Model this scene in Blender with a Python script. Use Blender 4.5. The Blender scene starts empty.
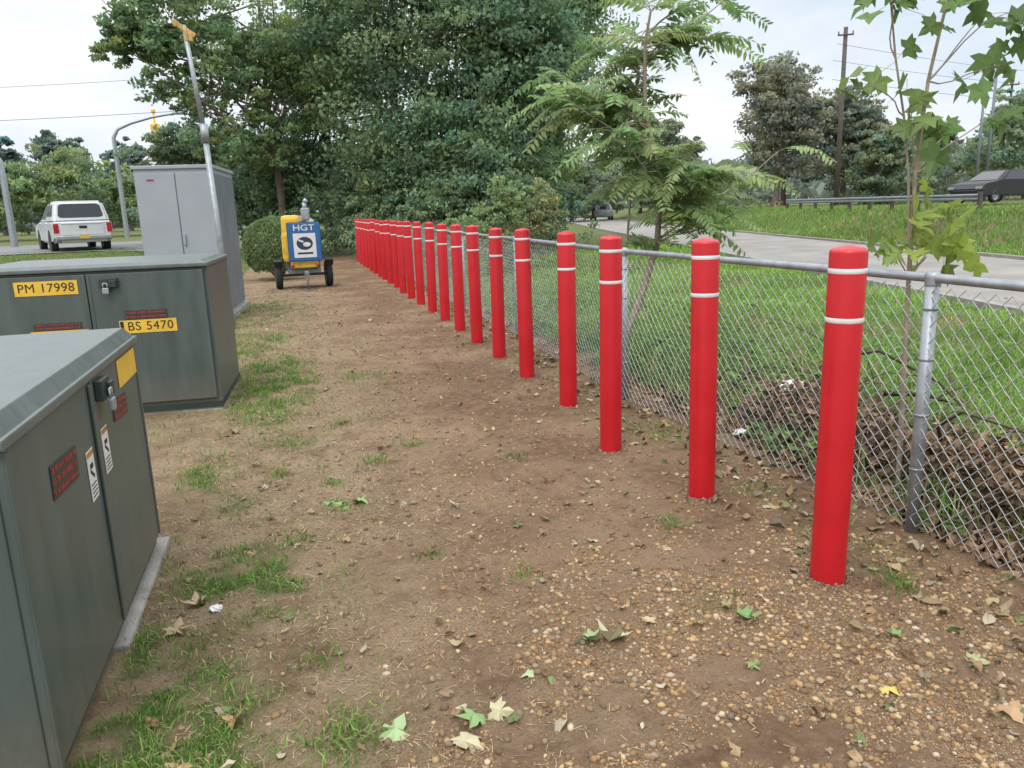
import bpy, bmesh, math, random
import numpy as np
from mathutils import Vector, Matrix, Euler
rng=np.random.default_rng(7); random.seed(7)
SC=bpy.context.scene; COL=SC.collection
R=math.radians
# ------------------------------------------------------------------ noise
def _h(ix,iy,s):
    n=(ix.astype(np.int64)*374761393+iy.astype(np.int64)*668265263+s*982451653)&0x7fffffff
    n=((n^(n>>13))*1274126177)&0x7fffffff
    return ((n^(n>>16))&0xffff)/65535.0
def vn(x,y,s=0):
    x=np.asarray(x,float);y=np.asarray(y,float)
    ix=np.floor(x);iy=np.floor(y);fx=x-ix;fy=y-iy
    fx=fx*fx*(3-2*fx);fy=fy*fy*(3-2*fy)
    a=_h(ix,iy,s);b=_h(ix+1,iy,s);c=_h(ix,iy+1,s);d=_h(ix+1,iy+1,s)
    return (a*(1-fx)+b*fx)*(1-fy)+(c*(1-fx)+d*fx)*fy
def fbm(x,y,s=0,o=4):
    t=0;a=.5
    for i in range(o):
        t=t+a*vn(x*2**i+17.3*i,y*2**i-9.1*i,s+i);a*=.5
    return t
def ss(a,b,x):
    t=np.clip((np.asarray(x,float)-a)/(b-a),0,1);return t*t*(3-2*t)
def hgt(x,y):
    x=np.asarray(x,float);y=np.asarray(y,float)
    z=.75*ss(.8,5,x-(11.9+.25*y))
    z=z+.42*ss(15,34,y)*ss(-3,-6.5,x)
    near=ss(6.2,5.2,x-.25*y)*ss(60,25,np.abs(y))
    z=z+near*((fbm(x*.7,y*.7,3,3)-.45)*.05+(fbm(x*5,y*5,9,3)-.45)*.035)*ss(-8,-4,x)
    return z
def h1(x,y): return float(hgt(x,y))
# ------------------------------------------------------------------ materials
def nmat(name):
    m=bpy.data.materials.new(name);m.use_nodes=True
    return m,m.node_tree,m.node_tree.nodes['Principled BSDF']
def pm(name,col,rough=.5,metal=0,var=.12,scale=6,bump=0,bscale=60,dirt=None,spec=.5,coat=0):
    m,nt,b=nmat(name)
    N=nt.nodes.new;L=nt.links.new
    tc=N('ShaderNodeTexCoord');nz=N('ShaderNodeTexNoise');nz.inputs['Scale'].default_value=scale;nz.inputs['Detail'].default_value=6
    L(tc.outputs['Object'],nz.inputs['Vector'])
    r=N('ShaderNodeValToRGB');r.color_ramp.elements[0].position=.3;r.color_ramp.elements[1].position=.72
    c=np.array(col)
    lo=c*(1-var) if dirt is None else np.array(dirt)
    r.color_ramp.elements[0].color=(*lo,1);r.color_ramp.elements[1].color=(*np.minimum(c*(1+var),1),1)
    if dirt is not None:
        r.color_ramp.elements[0].position=.25;r.color_ramp.elements[1].position=.45
    L(nz.outputs['Fac'],r.inputs[0]);L(r.outputs[0],b.inputs['Base Color'])
    b.inputs['Metallic'].default_value=metal
    mr=N('ShaderNodeMapRange');mr.inputs['To Min'].default_value=max(rough-.1,.03);mr.inputs['To Max'].default_value=min(rough+.12,1)
    L(nz.outputs['Fac'],mr.inputs['Value']);L(mr.outputs[0],b.inputs['Roughness'])
    b.inputs['Specular IOR Level'].default_value=spec;b.inputs['Coat Weight'].default_value=coat
    if bump:
        n2=N('ShaderNodeTexNoise');n2.inputs['Scale'].default_value=bscale;n2.inputs['Detail'].default_value=5
        L(tc.outputs['Object'],n2.inputs['Vector'])
        bp=N('ShaderNodeBump');bp.inputs['Strength'].default_value=bump;bp.inputs['Distance'].default_value=.01
        L(n2.outputs['Fac'],bp.inputs['Height']);L(bp.outputs[0],b.inputs['Normal'])
    return m
def leafmat(name,trans=.3,rough=.55,spec=.3):
    m,nt,b=nmat(name);N=nt.nodes.new;L=nt.links.new
    a=N('ShaderNodeVertexColor');a.layer_name='Col'
    L(a.outputs[0],b.inputs['Base Color']);b.inputs['Roughness'].default_value=rough;b.inputs['Specular IOR Level'].default_value=spec
    if trans>0:
        t=N('ShaderNodeBsdfTranslucent');L(a.outputs[0],t.inputs[0])
        mx=N('ShaderNodeMixShader');mx.inputs[0].default_value=trans
        L(b.outputs[0],mx.inputs[1]);L(t.outputs[0],mx.inputs[2]);L(mx.outputs[0],nt.nodes['Material Output'].inputs[0])
    return m
LEAF=leafmat('foliage',.48,.6,.4);GRASSM=leafmat('grass_blades',.25,.6);DRY=leafmat('dry_litter',0,.8,.2);STONE=leafmat('pebbles',0,.8,.25)
BARK=pm('bark',(.12,.09,.07),.9,var=.35,scale=9,bump=.6,bscale=40)
BARKL=pm('pale_bark',(.26,.21,.16),.85,var=.25,scale=20,bump=.3)
RED=pm('red_plastic',(.46,.008,.014),.36,var=.08,scale=5,bump=.05,bscale=25)
WHT=pm('white_tape',(.60,.59,.57),.45,var=.08,scale=12)
GALV=pm('galvanised_steel',(.30,.32,.335),.5,.6,var=.2,scale=14,bump=.1)
WIRE=pm('galvanised_wire',(.40,.41,.41),.5,.4,var=.2,scale=5)
def green_paint(name,lo,hi,dirt=.75):
    m,nt,b=nmat(name);N=nt.nodes.new;L=nt.links.new
    tc=N('ShaderNodeTexCoord');mp=N('ShaderNodeMapping');mp.inputs['Scale'].default_value=(5,5,.9);L(tc.outputs['Object'],mp.inputs[0])
    a=N('ShaderNodeTexNoise');a.inputs['Scale'].default_value=2.0;a.inputs['Detail'].default_value=8;a.inputs['Roughness'].default_value=.65;L(mp.outputs[0],a.inputs[0])
    r=N('ShaderNodeValToRGB');r.color_ramp.elements[0].position=.3;r.color_ramp.elements[1].position=.75;r.color_ramp.elements[0].color=(*lo,1);r.color_ramp.elements[1].color=(*hi,1);L(a.outputs[0],r.inputs[0])
    s=N('ShaderNodeSeparateXYZ');L(tc.outputs['Object'],s.inputs[0]);mr=N('ShaderNodeMapRange');mr.inputs['From Min'].default_value=.05;mr.inputs['From Max'].default_value=.35;mr.inputs['To Min'].default_value=dirt;mr.inputs['To Max'].default_value=0;L(s.outputs[2],mr.inputs[0])
    f=N('ShaderNodeTexNoise');f.inputs['Scale'].default_value=30;f.inputs['Detail'].default_value=6;L(tc.outputs['Object'],f.inputs[0])
    mu=N('ShaderNodeMath');mu.operation='MULTIPLY';L(mr.outputs[0],mu.inputs[0]);L(f.outputs[0],mu.inputs[1])
    mx=N('ShaderNodeMix');mx.data_type='RGBA';L(mu.outputs[0],mx.inputs[0]);L(r.outputs[0],mx.inputs[6]);mx.inputs[7].default_value=(.17,.13,.09,1);L(mx.outputs[2],b.inputs['Base Color'])
    rr=N('ShaderNodeMapRange');rr.inputs['To Min'].default_value=.26;rr.inputs['To Max'].default_value=.5;L(a.outputs[0],rr.inputs[0]);L(rr.outputs[0],b.inputs['Roughness'])
    bp=N('ShaderNodeBump');bp.inputs['Strength'].default_value=.05;bp.inputs['Distance'].default_value=.01;L(a.outputs[0],bp.inputs['Height']);L(bp.outputs[0],b.inputs['Normal']);return m
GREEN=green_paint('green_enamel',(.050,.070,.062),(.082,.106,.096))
LIDM=green_paint('sky_sheen_lid_enamel',(.075,.092,.085),(.115,.135,.127),0)  # same green made lighter: the sky's sheen on the lids put into colour
GREEND=pm('green_enamel_dark',(.022,.034,.030),.5,var=.2,scale=4)
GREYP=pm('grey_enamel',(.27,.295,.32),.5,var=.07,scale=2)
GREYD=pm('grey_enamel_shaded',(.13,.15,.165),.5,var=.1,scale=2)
YEL=pm('yellow_label',(.62,.39,.04),.45,var=.10,scale=10)
BLK=pm('black_plastic',(.012,.012,.012),.45,var=.2)
RUB=pm('tyre_rubber',(.02,.02,.021),.85,var=.25,scale=20)
LRED=pm('red_ink',(.22,.03,.022),.6,var=.2,scale=30)
LABD=pm('label_dark',(.035,.030,.028),.5,var=.1)
ORG=pm('orange_paint',(.36,.16,.03),.5,var=.2)
TAN=pm('weathered_yellow',(.42,.28,.09),.6,var=.15)
YELP=pm('yellow_paint',(.58,.34,.03),.42,var=.15,dirt=(.36,.21,.03))
BLU=pm('blue_paint',(.02,.10,.24),.4,var=.08)
WPT=pm('white_paint',(.56,.575,.59),.28,var=.04,coat=.4)
GLS=pm('dark_glass',(.015,.02,.024),.06,var=.1)
CHR=pm('chrome',(.4,.4,.4),.3,.8)
TLR=pm('tail_lamp_red',(.36,.01,.01),.2)
CONC=pm('concrete',(.24,.22,.195),.9,var=.25,scale=7,bump=.5)
WOODP=pm('weathered_wood',(.085,.07,.06),.9,var=.3,scale=6)
CPAINT=pm('black_car_paint',(.015,.017,.02),.2,coat=.6)
# ------------------------------------------------------------------ mesh helpers
def fast(name,V,F,mat,cols=None,parent=None,smooth=False):
    V=np.asarray(V,np.float32);F=np.asarray(F,np.int32)
    me=bpy.data.meshes.new(name);k=F.shape[1]
    me.vertices.add(len(V));me.vertices.foreach_set('co',V.ravel())
    me.loops.add(F.size);me.loops.foreach_set('vertex_index',F.ravel())
    me.polygons.add(len(F));me.polygons.foreach_set('loop_start',np.arange(len(F),dtype=np.int32)*k)
    try: me.polygons.foreach_set('loop_total',np.full(len(F),k,np.int32))
    except Exception: pass
    me.polygons.foreach_set('use_smooth',np.full(len(F),smooth))
    me.update(calc_edges=True);me.validate()
    if cols is not None:
        ca=me.color_attributes.new('Col','FLOAT_COLOR','POINT')
        c=np.ones((len(V),4),np.float32);c[:,:3]=cols;ca.data.foreach_set('color',c.ravel())
    me.materials.append(mat)
    o=bpy.data.objects.new(name,me);COL.objects.link(o)
    if parent: o.parent=parent
    return o
class B:
    def __init__(s): s.bm=bmesh.new()
    def add(s,t,M=None,mi=0,smooth=False):
        for f in t.faces: f.material_index=mi;f.smooth=smooth
        if M is not None: t.transform(M)
        me=bpy.data.meshes.new('tmp');t.to_mesh(me);t.free();s.bm.from_mesh(me);bpy.data.meshes.remove(me);return s
    def box(s,c,size,bev=0,rot=(0,0,0),mi=0,taper=None):
        t=bmesh.new();bmesh.ops.create_cube(t,size=1)
        for v in t.verts:
            v.co=Vector((v.co.x*size[0],v.co.y*size[1],v.co.z*size[2]))
            if taper and v.co.z>0: v.co.x*=taper[0];v.co.y*=taper[1]
        if bev: bmesh.ops.bevel(t,geom=t.edges[:],offset=bev,segments=2,affect='EDGES',profile=.6)
        return s.add(t,Matrix.Translation(c)@Euler(rot).to_matrix().to_4x4(),mi,False)
    def cyl(s,p0,p1,r0,r1=None,seg=12,mi=0,caps=True):
        r1=r0 if r1 is None else r1;p0=Vector(p0);p1=Vector(p1);d=p1-p0
        t=bmesh.new();bmesh.ops.create_cone(t,cap_ends=caps,segments=seg,radius1=r0,radius2=r1,depth=d.length)
        M=Matrix.Translation((p0+p1)/2)@d.to_track_quat('Z','Y').to_matrix().to_4x4()
        s.add(t,M,mi,True)
        return s
    def lathe(s,prof,seg=24,M=None,mi=0,smooth=True):
        t=bmesh.new();rings=[]
        for r,z in prof:
            if r<1e-5: rings.append([t.verts.new((0,0,z))])
            else: rings.append([t.verts.new((r*math.cos(2*math.pi*i/seg),r*math.sin(2*math.pi*i/seg),z)) for i in range(seg)])
        for a,b in zip(rings,rings[1:]):
            for i in range(seg):
                j=(i+1)%seg
                if len(a)==1 and len(b)==1: continue
                if len(a)==1: t.faces.new((a[0],b[i],b[j]))
                elif len(b)==1: t.faces.new((a[i],a[j],b[0]))
                else: t.faces.new((a[i],a[j],b[j],b[i]))
        bmesh.ops.recalc_face_normals(t,faces=t.faces[:])
        return s.add(t,M,mi,smooth)
    def prism(s,pts,x0,x1,bev=0,mi=0,M=None):
        t=bmesh.new();a=[t.verts.new((x0,p[0],p[1])) for p in pts];b=[t.verts.new((x1,p[0],p[1])) for p in pts]
        n=len(pts);t.faces.new(a);t.faces.new(b[::-1])
        for i in range(n): t.faces.new((a[i],b[i],b[(i+1)%n],a[(i+1)%n]))
        bmesh.ops.recalc_face_normals(t,faces=t.faces[:])
        if bev: bmesh.ops.bevel(t,geom=t.edges[:],offset=bev,segments=2,affect='EDGES')
        return s.add(t,M,mi,False)
    def quad(s,c4,mi=0):
        t=bmesh.new();t.faces.new([t.verts.new(c) for c in c4]);return s.add(t,None,mi)
    def obj(s,name,mats,parent=None,loc=None,rot=None,label=None):
        me=bpy.data.meshes.new(name);s.bm.to_mesh(me);s.bm.free()
        for m in (mats if isinstance(mats,(list,tuple)) else [mats]): me.materials.append(m)
        o=bpy.data.objects.new(name,me);COL.objects.link(o)
        if parent: o.parent=parent
        if loc: o.location=loc
        if rot: o.rotation_euler=rot
        if label: o['label']=label
        return o
def empty(name,label,cat,loc=(0,0,0),rz=0,group=None):
    o=bpy.data.objects.new(name,None);COL.objects.link(o);o.location=loc;o.rotation_euler=(0,0,rz)
    o['label']=label;o['category']=cat
    if group:o['group']=group
    o.empty_display_size=.2
    return o
def setl(o,label,cat,group=None):
    o['label']=label;o['category']=cat
    if group:o['group']=group
    return o
def copy_tree(o,loc,rz=None,sc=None):
    n=o.copy();COL.objects.link(n);n.location=loc
    if rz is not None:n.rotation_euler=(0,0,rz)
    if sc is not None:n.scale=sc
    for c in list(o.children):
        k=c.copy();COL.objects.link(k);k.parent=n
        for g in list(c.children):
            q=g.copy();COL.objects.link(q);q.parent=k
    return n
def text(body,size,mat,parent,loc,rot,name='lettering',bold=.0,align='CENTER',sx=1,sp=1.0):
    c=bpy.data.curves.new('t','FONT');c.body=body;c.size=size;c.align_x=align;c.align_y='CENTER';c.offset=bold*size;c.extrude=.0006;c.space_character=sp
    t=bpy.data.objects.new('t',c);COL.objects.link(t);dg=bpy.context.evaluated_depsgraph_get();dg.update()
    me=bpy.data.meshes.new_from_object(t.evaluated_get(dg));bpy.data.objects.remove(t);me.materials.clear();me.materials.append(mat)
    o=bpy.data.objects.new(name,me);COL.objects.link(o);o.parent=parent;o.location=loc;o.rotation_euler=rot;o.scale=(sx,1,1)
    return o
def tubes(paths,radii,seg=6):
    Vs=[];Fs=[];base=0
    for P,r in zip(paths,radii):
        P=np.asarray(P,float);r=np.asarray(r,float);n=len(P)
        T=np.gradient(P,axis=0);T/=np.linalg.norm(T,axis=1)[:,None]+1e-9
        ref=np.array([0,0,1.0]) if abs(T[0,2])<.9 else np.array([1.0,0,0])
        U=np.cross(T,ref);U/=np.linalg.norm(U,axis=1)[:,None]+1e-9;W=np.cross(T,U)
        a=np.arange(seg)*2*math.pi/seg
        ring=P[:,None,:]+r[:,None,None]*(np.cos(a)[None,:,None]*U[:,None,:]+np.sin(a)[None,:,None]*W[:,None,:])
        Vs.append(ring.reshape(-1,3))
        i=np.arange(n-1)[:,None]*seg;j=np.arange(seg)[None,:];j2=(j+1)%seg
        F=np.stack([base+i+j,base+i+j2,base+i+seg+j2,base+i+seg+j],-1).reshape(-1,4);Fs.append(F);base+=n*seg
    return np.concatenate(Vs),np.concatenate(Fs)
def bend(p0,p1,n=6,amp=.1,sag=0):
    p0=np.array(p0,float);p1=np.array(p1,float);t=np.linspace(0,1,n)[:,None]
    L=np.linalg.norm(p1-p0);P=p0+(p1-p0)*t
    P+=np.sin(t*math.pi)*rng.normal(0,amp*L,3)+np.sin(t*2*math.pi)*rng.normal(0,amp*.4*L,3)
    P[:,2]-=sag*np.sin(t[:,0]*math.pi)
    return P
# ------------------------------------------------------------------ leaves
def leafquads(C,size,cols,el=1.7,horiz=0.0):
    n=len(C);d=rng.normal(size=(n,3));d[:,2]-=.25;d/=np.linalg.norm(d,axis=1)[:,None]
    q=rng.normal(size=(n,3));q[:,2]*=(1-horiz);s=np.cross(d,q);s/=np.linalg.norm(s,axis=1)[:,None]+1e-9
    L=(size*rng.uniform(.65,1.3,n))[:,None];nn=np.cross(d,s)*L*.12
    V=np.stack([C-d*L*.5,C+s*L*.5/el+nn,C+d*L*.5,C-s*L*.5/el+nn],1).reshape(-1,3)
    F=np.arange(n*4).reshape(n,4)
    return V,F,np.repeat(cols,4,0)
def crown(lobes,nper,size,base,seed=0,clump=.28,cl=70,bright=.32,flat=.55):
    g=np.random.default_rng(seed);C=[];K=[]
    for (x,y,z,rx,ry,rz) in lobes:
        nc=max(6,nper//cl)
        d=g.normal(size=(nc,3));d/=np.linalg.norm(d,axis=1)[:,None];r=g.uniform(.15,1,nc)**.5
        cc=np.array([x,y,z])+d*r[:,None]*np.array([rx,ry,rz])*(1+.18*g.normal(size=(nc,1)))
        cr=min(rx,ry,rz)*clump*g.uniform(.5,1.3,nc)
        for i in range(nc):
            m=int(cl*g.uniform(.6,1.4))
            p=g.normal(size=(m,3));p/=np.linalg.norm(p,axis=1)[:,None];p*=(g.uniform(0,1,(m,1))**.45)
            p=p*cr[i]*np.array([1.15,1.15,flat])
            C.append(cc[i]+p)
            b=(1+bright*g.uniform(-1,1))*(.85+.3*(p[:,2:3]/(cr[i]*flat)*.5+.5))  # light from above painted into leaf colour: brighter towards each clump's top
            hue=g.normal(0,.08);c=np.array(base)*np.array([1+hue*1.5,1+hue*.3,1-hue])
            K.append(c[None]*b*g.uniform(.82,1.2,(m,1)))
    C=np.concatenate(C);K=np.clip(np.concatenate(K),.004,.8)
    return leafquads(C,size,K)
def tree(name,label,loc,height,lobes,n,size,col,seed,trunk_r=.2,bark=BARK,cat='tree',group=None,nbr=26,forkz=.35,lean=(0,0),cl=70,clump=.28,flat=.55):
    g=np.random.default_rng(seed+100)
    e=empty(name,label,cat,(loc[0],loc[1],h1(*loc)-.05),group=group)
    V,F,K=crown(lobes,n//len(lobes),size,col,seed,cl=cl,clump=clump,flat=flat)
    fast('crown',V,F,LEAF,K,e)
    paths=[];rad=[]
    top=np.array([lean[0],lean[1],height*.85]);P=bend((0,0,0),top,9,.03);paths.append(P);rad.append(np.linspace(trunk_r,trunk_r*.25,9)*np.array([1.35]+[1]*8))
    for i in range(nbr):
        lb=lobes[i%len(lobes)];t=g.uniform(forkz,.95);k=t*8;a=P[int(k)]+(P[min(int(k)+1,8)]-P[int(k)])*(k-int(k))
        d=g.normal(size=3);d/=np.linalg.norm(d);e2=np.array(lb[:3])+d*np.array(lb[3:])*.8
        b=bend(a,e2,7,.07,-.1*np.linalg.norm(e2-a)*.3);r0=trunk_r*(.5*(1-t)+.12)
        paths.append(b);rad.append(np.linspace(r0,.012,7))
        for q in range(2):
            s=b[g.integers(2,5)];paths.append(bend(s,s+g.normal(size=3)*.25*np.linalg.norm(e2-a)+np.array([0,0,.2]),5,.08));rad.append(np.linspace(r0*.45,.008,5))
    V,F=tubes(paths,rad);fast('trunk',V,F,bark,None,e,True)
    return e
# ------------------------------------------------------------------ ground masks
PATCH=[(-.28,7.2,.27,1.2,1.5),(-.28,3.2,.27,.32,1.7),(-.50,2.1,.27,.5,1.7),(.02,2.05,.09,.16,.8),(-.62,4.7,.14,.35,.9),(-.35,4.1,.2,.16,.5),(-.1,5.3,.15,.2,.4),(.16,3.93,.14,.12,.4),
 (.62,4.9,.10,.10,.8),(.35,4.6,.12,.1,.6),(1.35,2.45,.12,.12,.4),(.0,2.75,.12,.12,.5),(-.48,2.75,.10,.2,.9),(-.66,2.7,.07,.8,1.2),(-.8,9.2,.4,.8,.7),(.3,6,.3,.3,.3),(-.3,10,.3,.6,.4),(-1.2,13,.7,3,.7),(2.25,4.9,.18,.6,.4),(2.2,2.6,.15,.25,.5),(.55,7.2,.3,.4,.3)]
def greenf(x,y):
    x=np.asarray(x,float);y=np.asarray(y,float);n=fbm(x*3,y*3,21,4);n2=fbm(x*9,y*9,31,3)
    g=np.zeros_like(x)
    for (a,b,sx,sy,s) in PATCH:
        g=np.maximum(g,s*np.exp(-((x-a)/sx)**2-((y-b)/sy)**2))
    g=g*np.clip(.15+3.4*(n2*n-.12)*1.9,0,1.7)
    lawn=ss(-1.2,-2.6,x+.0*y)*ss(8,11,y)
    far=ss(27,31,y)*.8
    n5=fbm(x*.8,y*.8,171,3)
    verge=ss(2.62,3.1,x+.25*(n-.5))*(1-.8*ss(6.2,4.2,y+1.8*(n2-.5))*ss(4.8,3.7,x+.8*(n-.5)))*(.3+.8*n2+.6*n)*(.5+.5*ss(.32,.46,n5))
    left=.22*ss(.6,-.4,x)*n*2
    return np.clip(np.maximum.reduce([g,lawn*(.6+.5*n),far,verge,left*n2]),0,1)
def gravelf(x,y):
    n=fbm(x*1.7,y*1.7,51,3);n2=fbm(x*6,y*6,57,3)
    g=ss(-.1,.8,x+.6*(n-.45))*ss(3.5,1.9,y+2.0*(n-.45))
    g=np.maximum(g,.26*ss(.2,.7,x)*ss(6.5,3.5,y+2*(n-.5)))
    g=np.maximum(g,.06*ss(20,6,y))
    return g*ss(2.9,2.3,x)*ss(-.7,.1,x)*np.clip(ss(.22,.62,n2)*1.8,0,1.5)
# ------------------------------------------------------------------ ground
def axis(segs):
    a=[]
    for s,e,d in segs: a+=list(np.arange(s,e,d))
    a.append(segs[-1][1]);return np.array(a)
xs=axis([(-400,-60,40),(-60,-12,4),(-12,-3,.8),(-3,4.2,.045),(4.2,12,.4),(12,36,1.0),(36,80,6),(80,400,40)])
ys=axis([(-60,-4,8),(-4,1,.5),(1,8,.045),(8,16,.12),(16,32,.4),(32,70,3),(70,150,10),(150,600,50)])
X,Y=np.meshgrid(xs,ys);Z=hgt(X,Y);nx,ny=len(xs),len(ys)
V=np.stack([X,Y,Z],-1).reshape(-1,3)
i=np.arange(ny-1)[:,None]*nx;j=np.arange(nx-1)[None,:]
F=np.stack([i+j,i+j+1,i+nx+j+1,i+nx+j],-1).reshape(-1,4)
gm=np.stack([greenf(X,Y),np.clip(gravelf(X,Y),0,1),ss(1.1,-.3,X+1.0*(fbm(X*1.2,Y*1.2,5,3)-.5))],-1).reshape(-1,3)
gmat,nt,b=nmat('soil_and_turf');N=nt.nodes.new;L=nt.links.new
at=N('ShaderNodeVertexColor');at.layer_name='Col';sep=N('ShaderNodeSeparateColor');L(at.outputs[0],sep.inputs[0])
geo=N('ShaderNodeNewGeometry')
def noise(sc,det=6,rough=.6):
    n=N('ShaderNodeTexNoise');n.inputs['Scale'].default_value=sc;n.inputs['Detail'].default_value=det;n.inputs['Roughness'].default_value=rough;L(geo.outputs['Position'],n.inputs['Vector']);return n
def ramp(src,a,b_,ca,cb):
    r=N('ShaderNodeValToRGB');r.color_ramp.elements[0].position=a;r.color_ramp.elements[1].position=b_;r.color_ramp.elements[0].color=(*ca,1);r.color_ramp.elements[1].color=(*cb,1);L(src,r.inputs[0]);return r
def mix(f,a,c):
    m=N('ShaderNodeMix');m.data_type='RGBA'
    if isinstance(f,float): m.inputs[0].default_value=f
    else: L(f,m.inputs[0])
    L(a,m.inputs[6]);L(c,m.inputs[7]);return m.outputs[2]
def mth(op,a,b_):
    m=N('ShaderNodeMath');m.operation=op;m.use_clamp=True
    for k,v in ((0,a),(1,b_)):
        if isinstance(v,(int,float)): m.inputs[k].default_value=v
        else: L(v,m.inputs[k])
    return m.outputs[0]
n1=noise(1.1,8,.68);n2=noise(14,8,.7);n3=noise(90,6,.75);n4=noise(.35);n5=noise(3.3,7,.7)
soil=ramp(n2.outputs['Fac'],.30,.70,(.085,.048,.028),(.215,.135,.082)).outputs[0]
soil=mix(mth('MULTIPLY',ramp(n1.outputs['Fac'],.45,.60,(0,0,0),(1,1,1)).outputs[0],.7),soil,ramp(n3.outputs['Fac'],.3,.7,(.175,.112,.068),(.36,.25,.155)).outputs[0])
straw=ramp(n3.outputs['Fac'],.32,.68,(.14,.098,.058),(.41,.305,.19)).outputs[0]
sf=mth('MULTIPLY',sep.outputs[2],ramp(n5.outputs['Fac'],.40,.58,(.10,.10,.10),(.9,.9,.9)).outputs[0])
c=mix(sf,soil,straw)
grav=ramp(n3.outputs['Fac'],.36,.64,(.115,.068,.038),(.31,.205,.115)).outputs[0]
c=mix(mth('MULTIPLY',sep.outputs[1],.8),c,grav)
gr=mix(n4.outputs['Fac'],ramp(n2.outputs['Fac'],.3,.7,(.035,.06,.016),(.08,.13,.035)).outputs[0],ramp(n2.outputs['Fac'],.3,.7,(.06,.08,.025),(.13,.16,.05)).outputs[0])
gf=mth('MULTIPLY',sep.outputs[0],ramp(n2.outputs['Fac'],.25,.5,(.35,.35,.35),(1,1,1)).outputs[0])
c=mix(gf,c,gr);L(c,b.inputs['Base Color']);b.inputs['Roughness'].default_value=.95;b.inputs['Specular IOR Level'].default_value=.15
bp=N('ShaderNodeBump');bp.inputs['Strength'].default_value=1;bp.inputs['Distance'].default_value=.03
L(mth('ADD',mth('MULTIPLY',n2.outputs['Fac'],.6),mth('MULTIPLY',n3.outputs['Fac'],.4)),bp.inputs['Height']);L(bp.outputs[0],b.inputs['Normal'])
g=fast('ground',V,F,gmat,gm,None,True);g['kind']='structure'
# ------------------------------------------------------------------ roads
def strip(name,fn,ts,mat,dz):
    V=[];F=[]
    for t in ts:
        a,bq=fn(t);m=8
        for k in range(m+1):
            x=a[0]+(bq[0]-a[0])*k/m;y=a[1]+(bq[1]-a[1])*k/m;V.append((x,y,h1(x,y)+dz))
    n=9
    for q in range(len(ts)-1):
        for k in range(8): F.append((q*n+k,q*n+k+1,(q+1)*n+k+1,(q+1)*n+k))
    o=fast(name,V,F,mat,None,None,False);o['kind']='structure';return o
ROAD=pm('old_road',(.215,.195,.175),.92,var=.22,scale=.9,bump=.4)
ROADL=pm('asphalt',(.15,.15,.15),.92,var=.12,scale=.6,bump=.3)
xe=lambda y:6.7+.25*y+.0004*np.maximum(y-30,0)**2
RW=5.1
strip('road',lambda y:((xe(y),y),(xe(y)+RW,y)),np.arange(-20,160,3.0),ROAD,.03)
strip('side_road',lambda x:((x,44),(x,32)),np.arange(-70,-3.5,1.5),ROADL,.035)
def kerb(name,fn,ts):
    pts=[fn(t) for t in ts];V=[];F=[]
    for (x,y) in pts:
        z=h1(x,y)
        V+=[(x-.16,y,z-.1),(x-.16,y,z+.10),(x-.02,y,z+.10),(x,y,z+.08),(x,y,z-.1)]
    for q in range(len(pts)-1):
        for k in range(4): F.append((q*5+k,q*5+k+1,q*5+5+k+1,q*5+5+k))
    o=fast(name,V,F,CONC);o['kind']='structure'
kerb('kerb',lambda y:(xe(y),y),np.arange(-20,120,3.0))
kerb('kerb',lambda y:(xe(y)+RW+.16,y),np.arange(-20,120,3.0))
# ------------------------------------------------------------------ grass, straw, pebbles, leaves
def blades(name,x,y,hh,w,cols,lean=.45,mat=GRASSM):
    n=len(x);z=hgt(x,y);a=rng.uniform(0,2*math.pi,n);p=np.stack([x,y,z-.004],-1)
    s=np.stack([np.cos(a),np.sin(a),0*a],-1)*(w/2)[:,None]
    a2=rng.uniform(0,2*math.pi,n);l=hh*np.abs(rng.normal(0,lean,n))
    mid=p+np.stack([np.cos(a2)*l*.35,np.sin(a2)*l*.35,hh*.6],-1)
    tip=p+np.stack([np.cos(a2)*l,np.sin(a2)*l,hh*rng.uniform(.75,1,n)],-1)
    V=np.stack([p-s,p+s,mid+s*.75,mid-s*.75,tip],1).reshape(-1,3);b0=np.arange(n)*5
    F=np.concatenate([np.stack([b0,b0+1,b0+2],-1),np.stack([b0,b0+2,b0+3],-1),np.stack([b0+3,b0+2,b0+4],-1)])
    o=fast(name,V,F,mat,np.repeat(cols,5,0));o['kind']='stuff';return o
def gcol(n,x,y,dr=.88):
    t=fbm(x*1.3,y*1.3,77,3)[:,None];r=rng.uniform(0,1,(n,1))
    c=np.array([.085,.165,.028])*(1-t)+np.array([.16,.265,.055])*t
    dry=(r>dr);c=np.where(dry,np.array([.30,.24,.11]),c);return c*rng.uniform(.65,1.35,(n,1))
n=330000;x=rng.uniform(-1.6,2.4,n);y=1.4+rng.uniform(0,1,n)**1.4*13;p=greenf(x,y);k=(rng.uniform(0,1,n)<(p**1.35)*.85)&~((x<-.72)&(y<3.8))&~((x<-.64)&(y>6.4)&(y<7.9))
x,y=x[k],y[k];blades('lawn_grass',x,y,rng.uniform(.014,.05,len(x))*(1+.4*(y>5)),rng.uniform(.0024,.005,len(x))*(1+y*.09),gcol(len(x),x,y)*1.2,.8)
n=210000;y=.8+rng.uniform(0,1,n)**1.5*27;x=2.58+rng.uniform(0,1,n)**1.15*(4.1+.25*y);p=greenf(x,y)
k=(rng.uniform(0,1,n)<p)&(x<xe(y)-.2);x,y=x[k],y[k]
hh=rng.uniform(.04,.13,len(x))*(.1+3.0*fbm(x*1.1,y*1.1,88,4)**1.6)*(1+.6*ss(3.3,2.7,x))
tone=(.75+.75*fbm(x*.6,y*.6,181,3))[:,None]
blades('verge_grass',x,y,hh,rng.uniform(.004,.009,len(x))*(1+y*.09),gcol(len(x),x,y,.95)*1.5*tone,.6)
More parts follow.
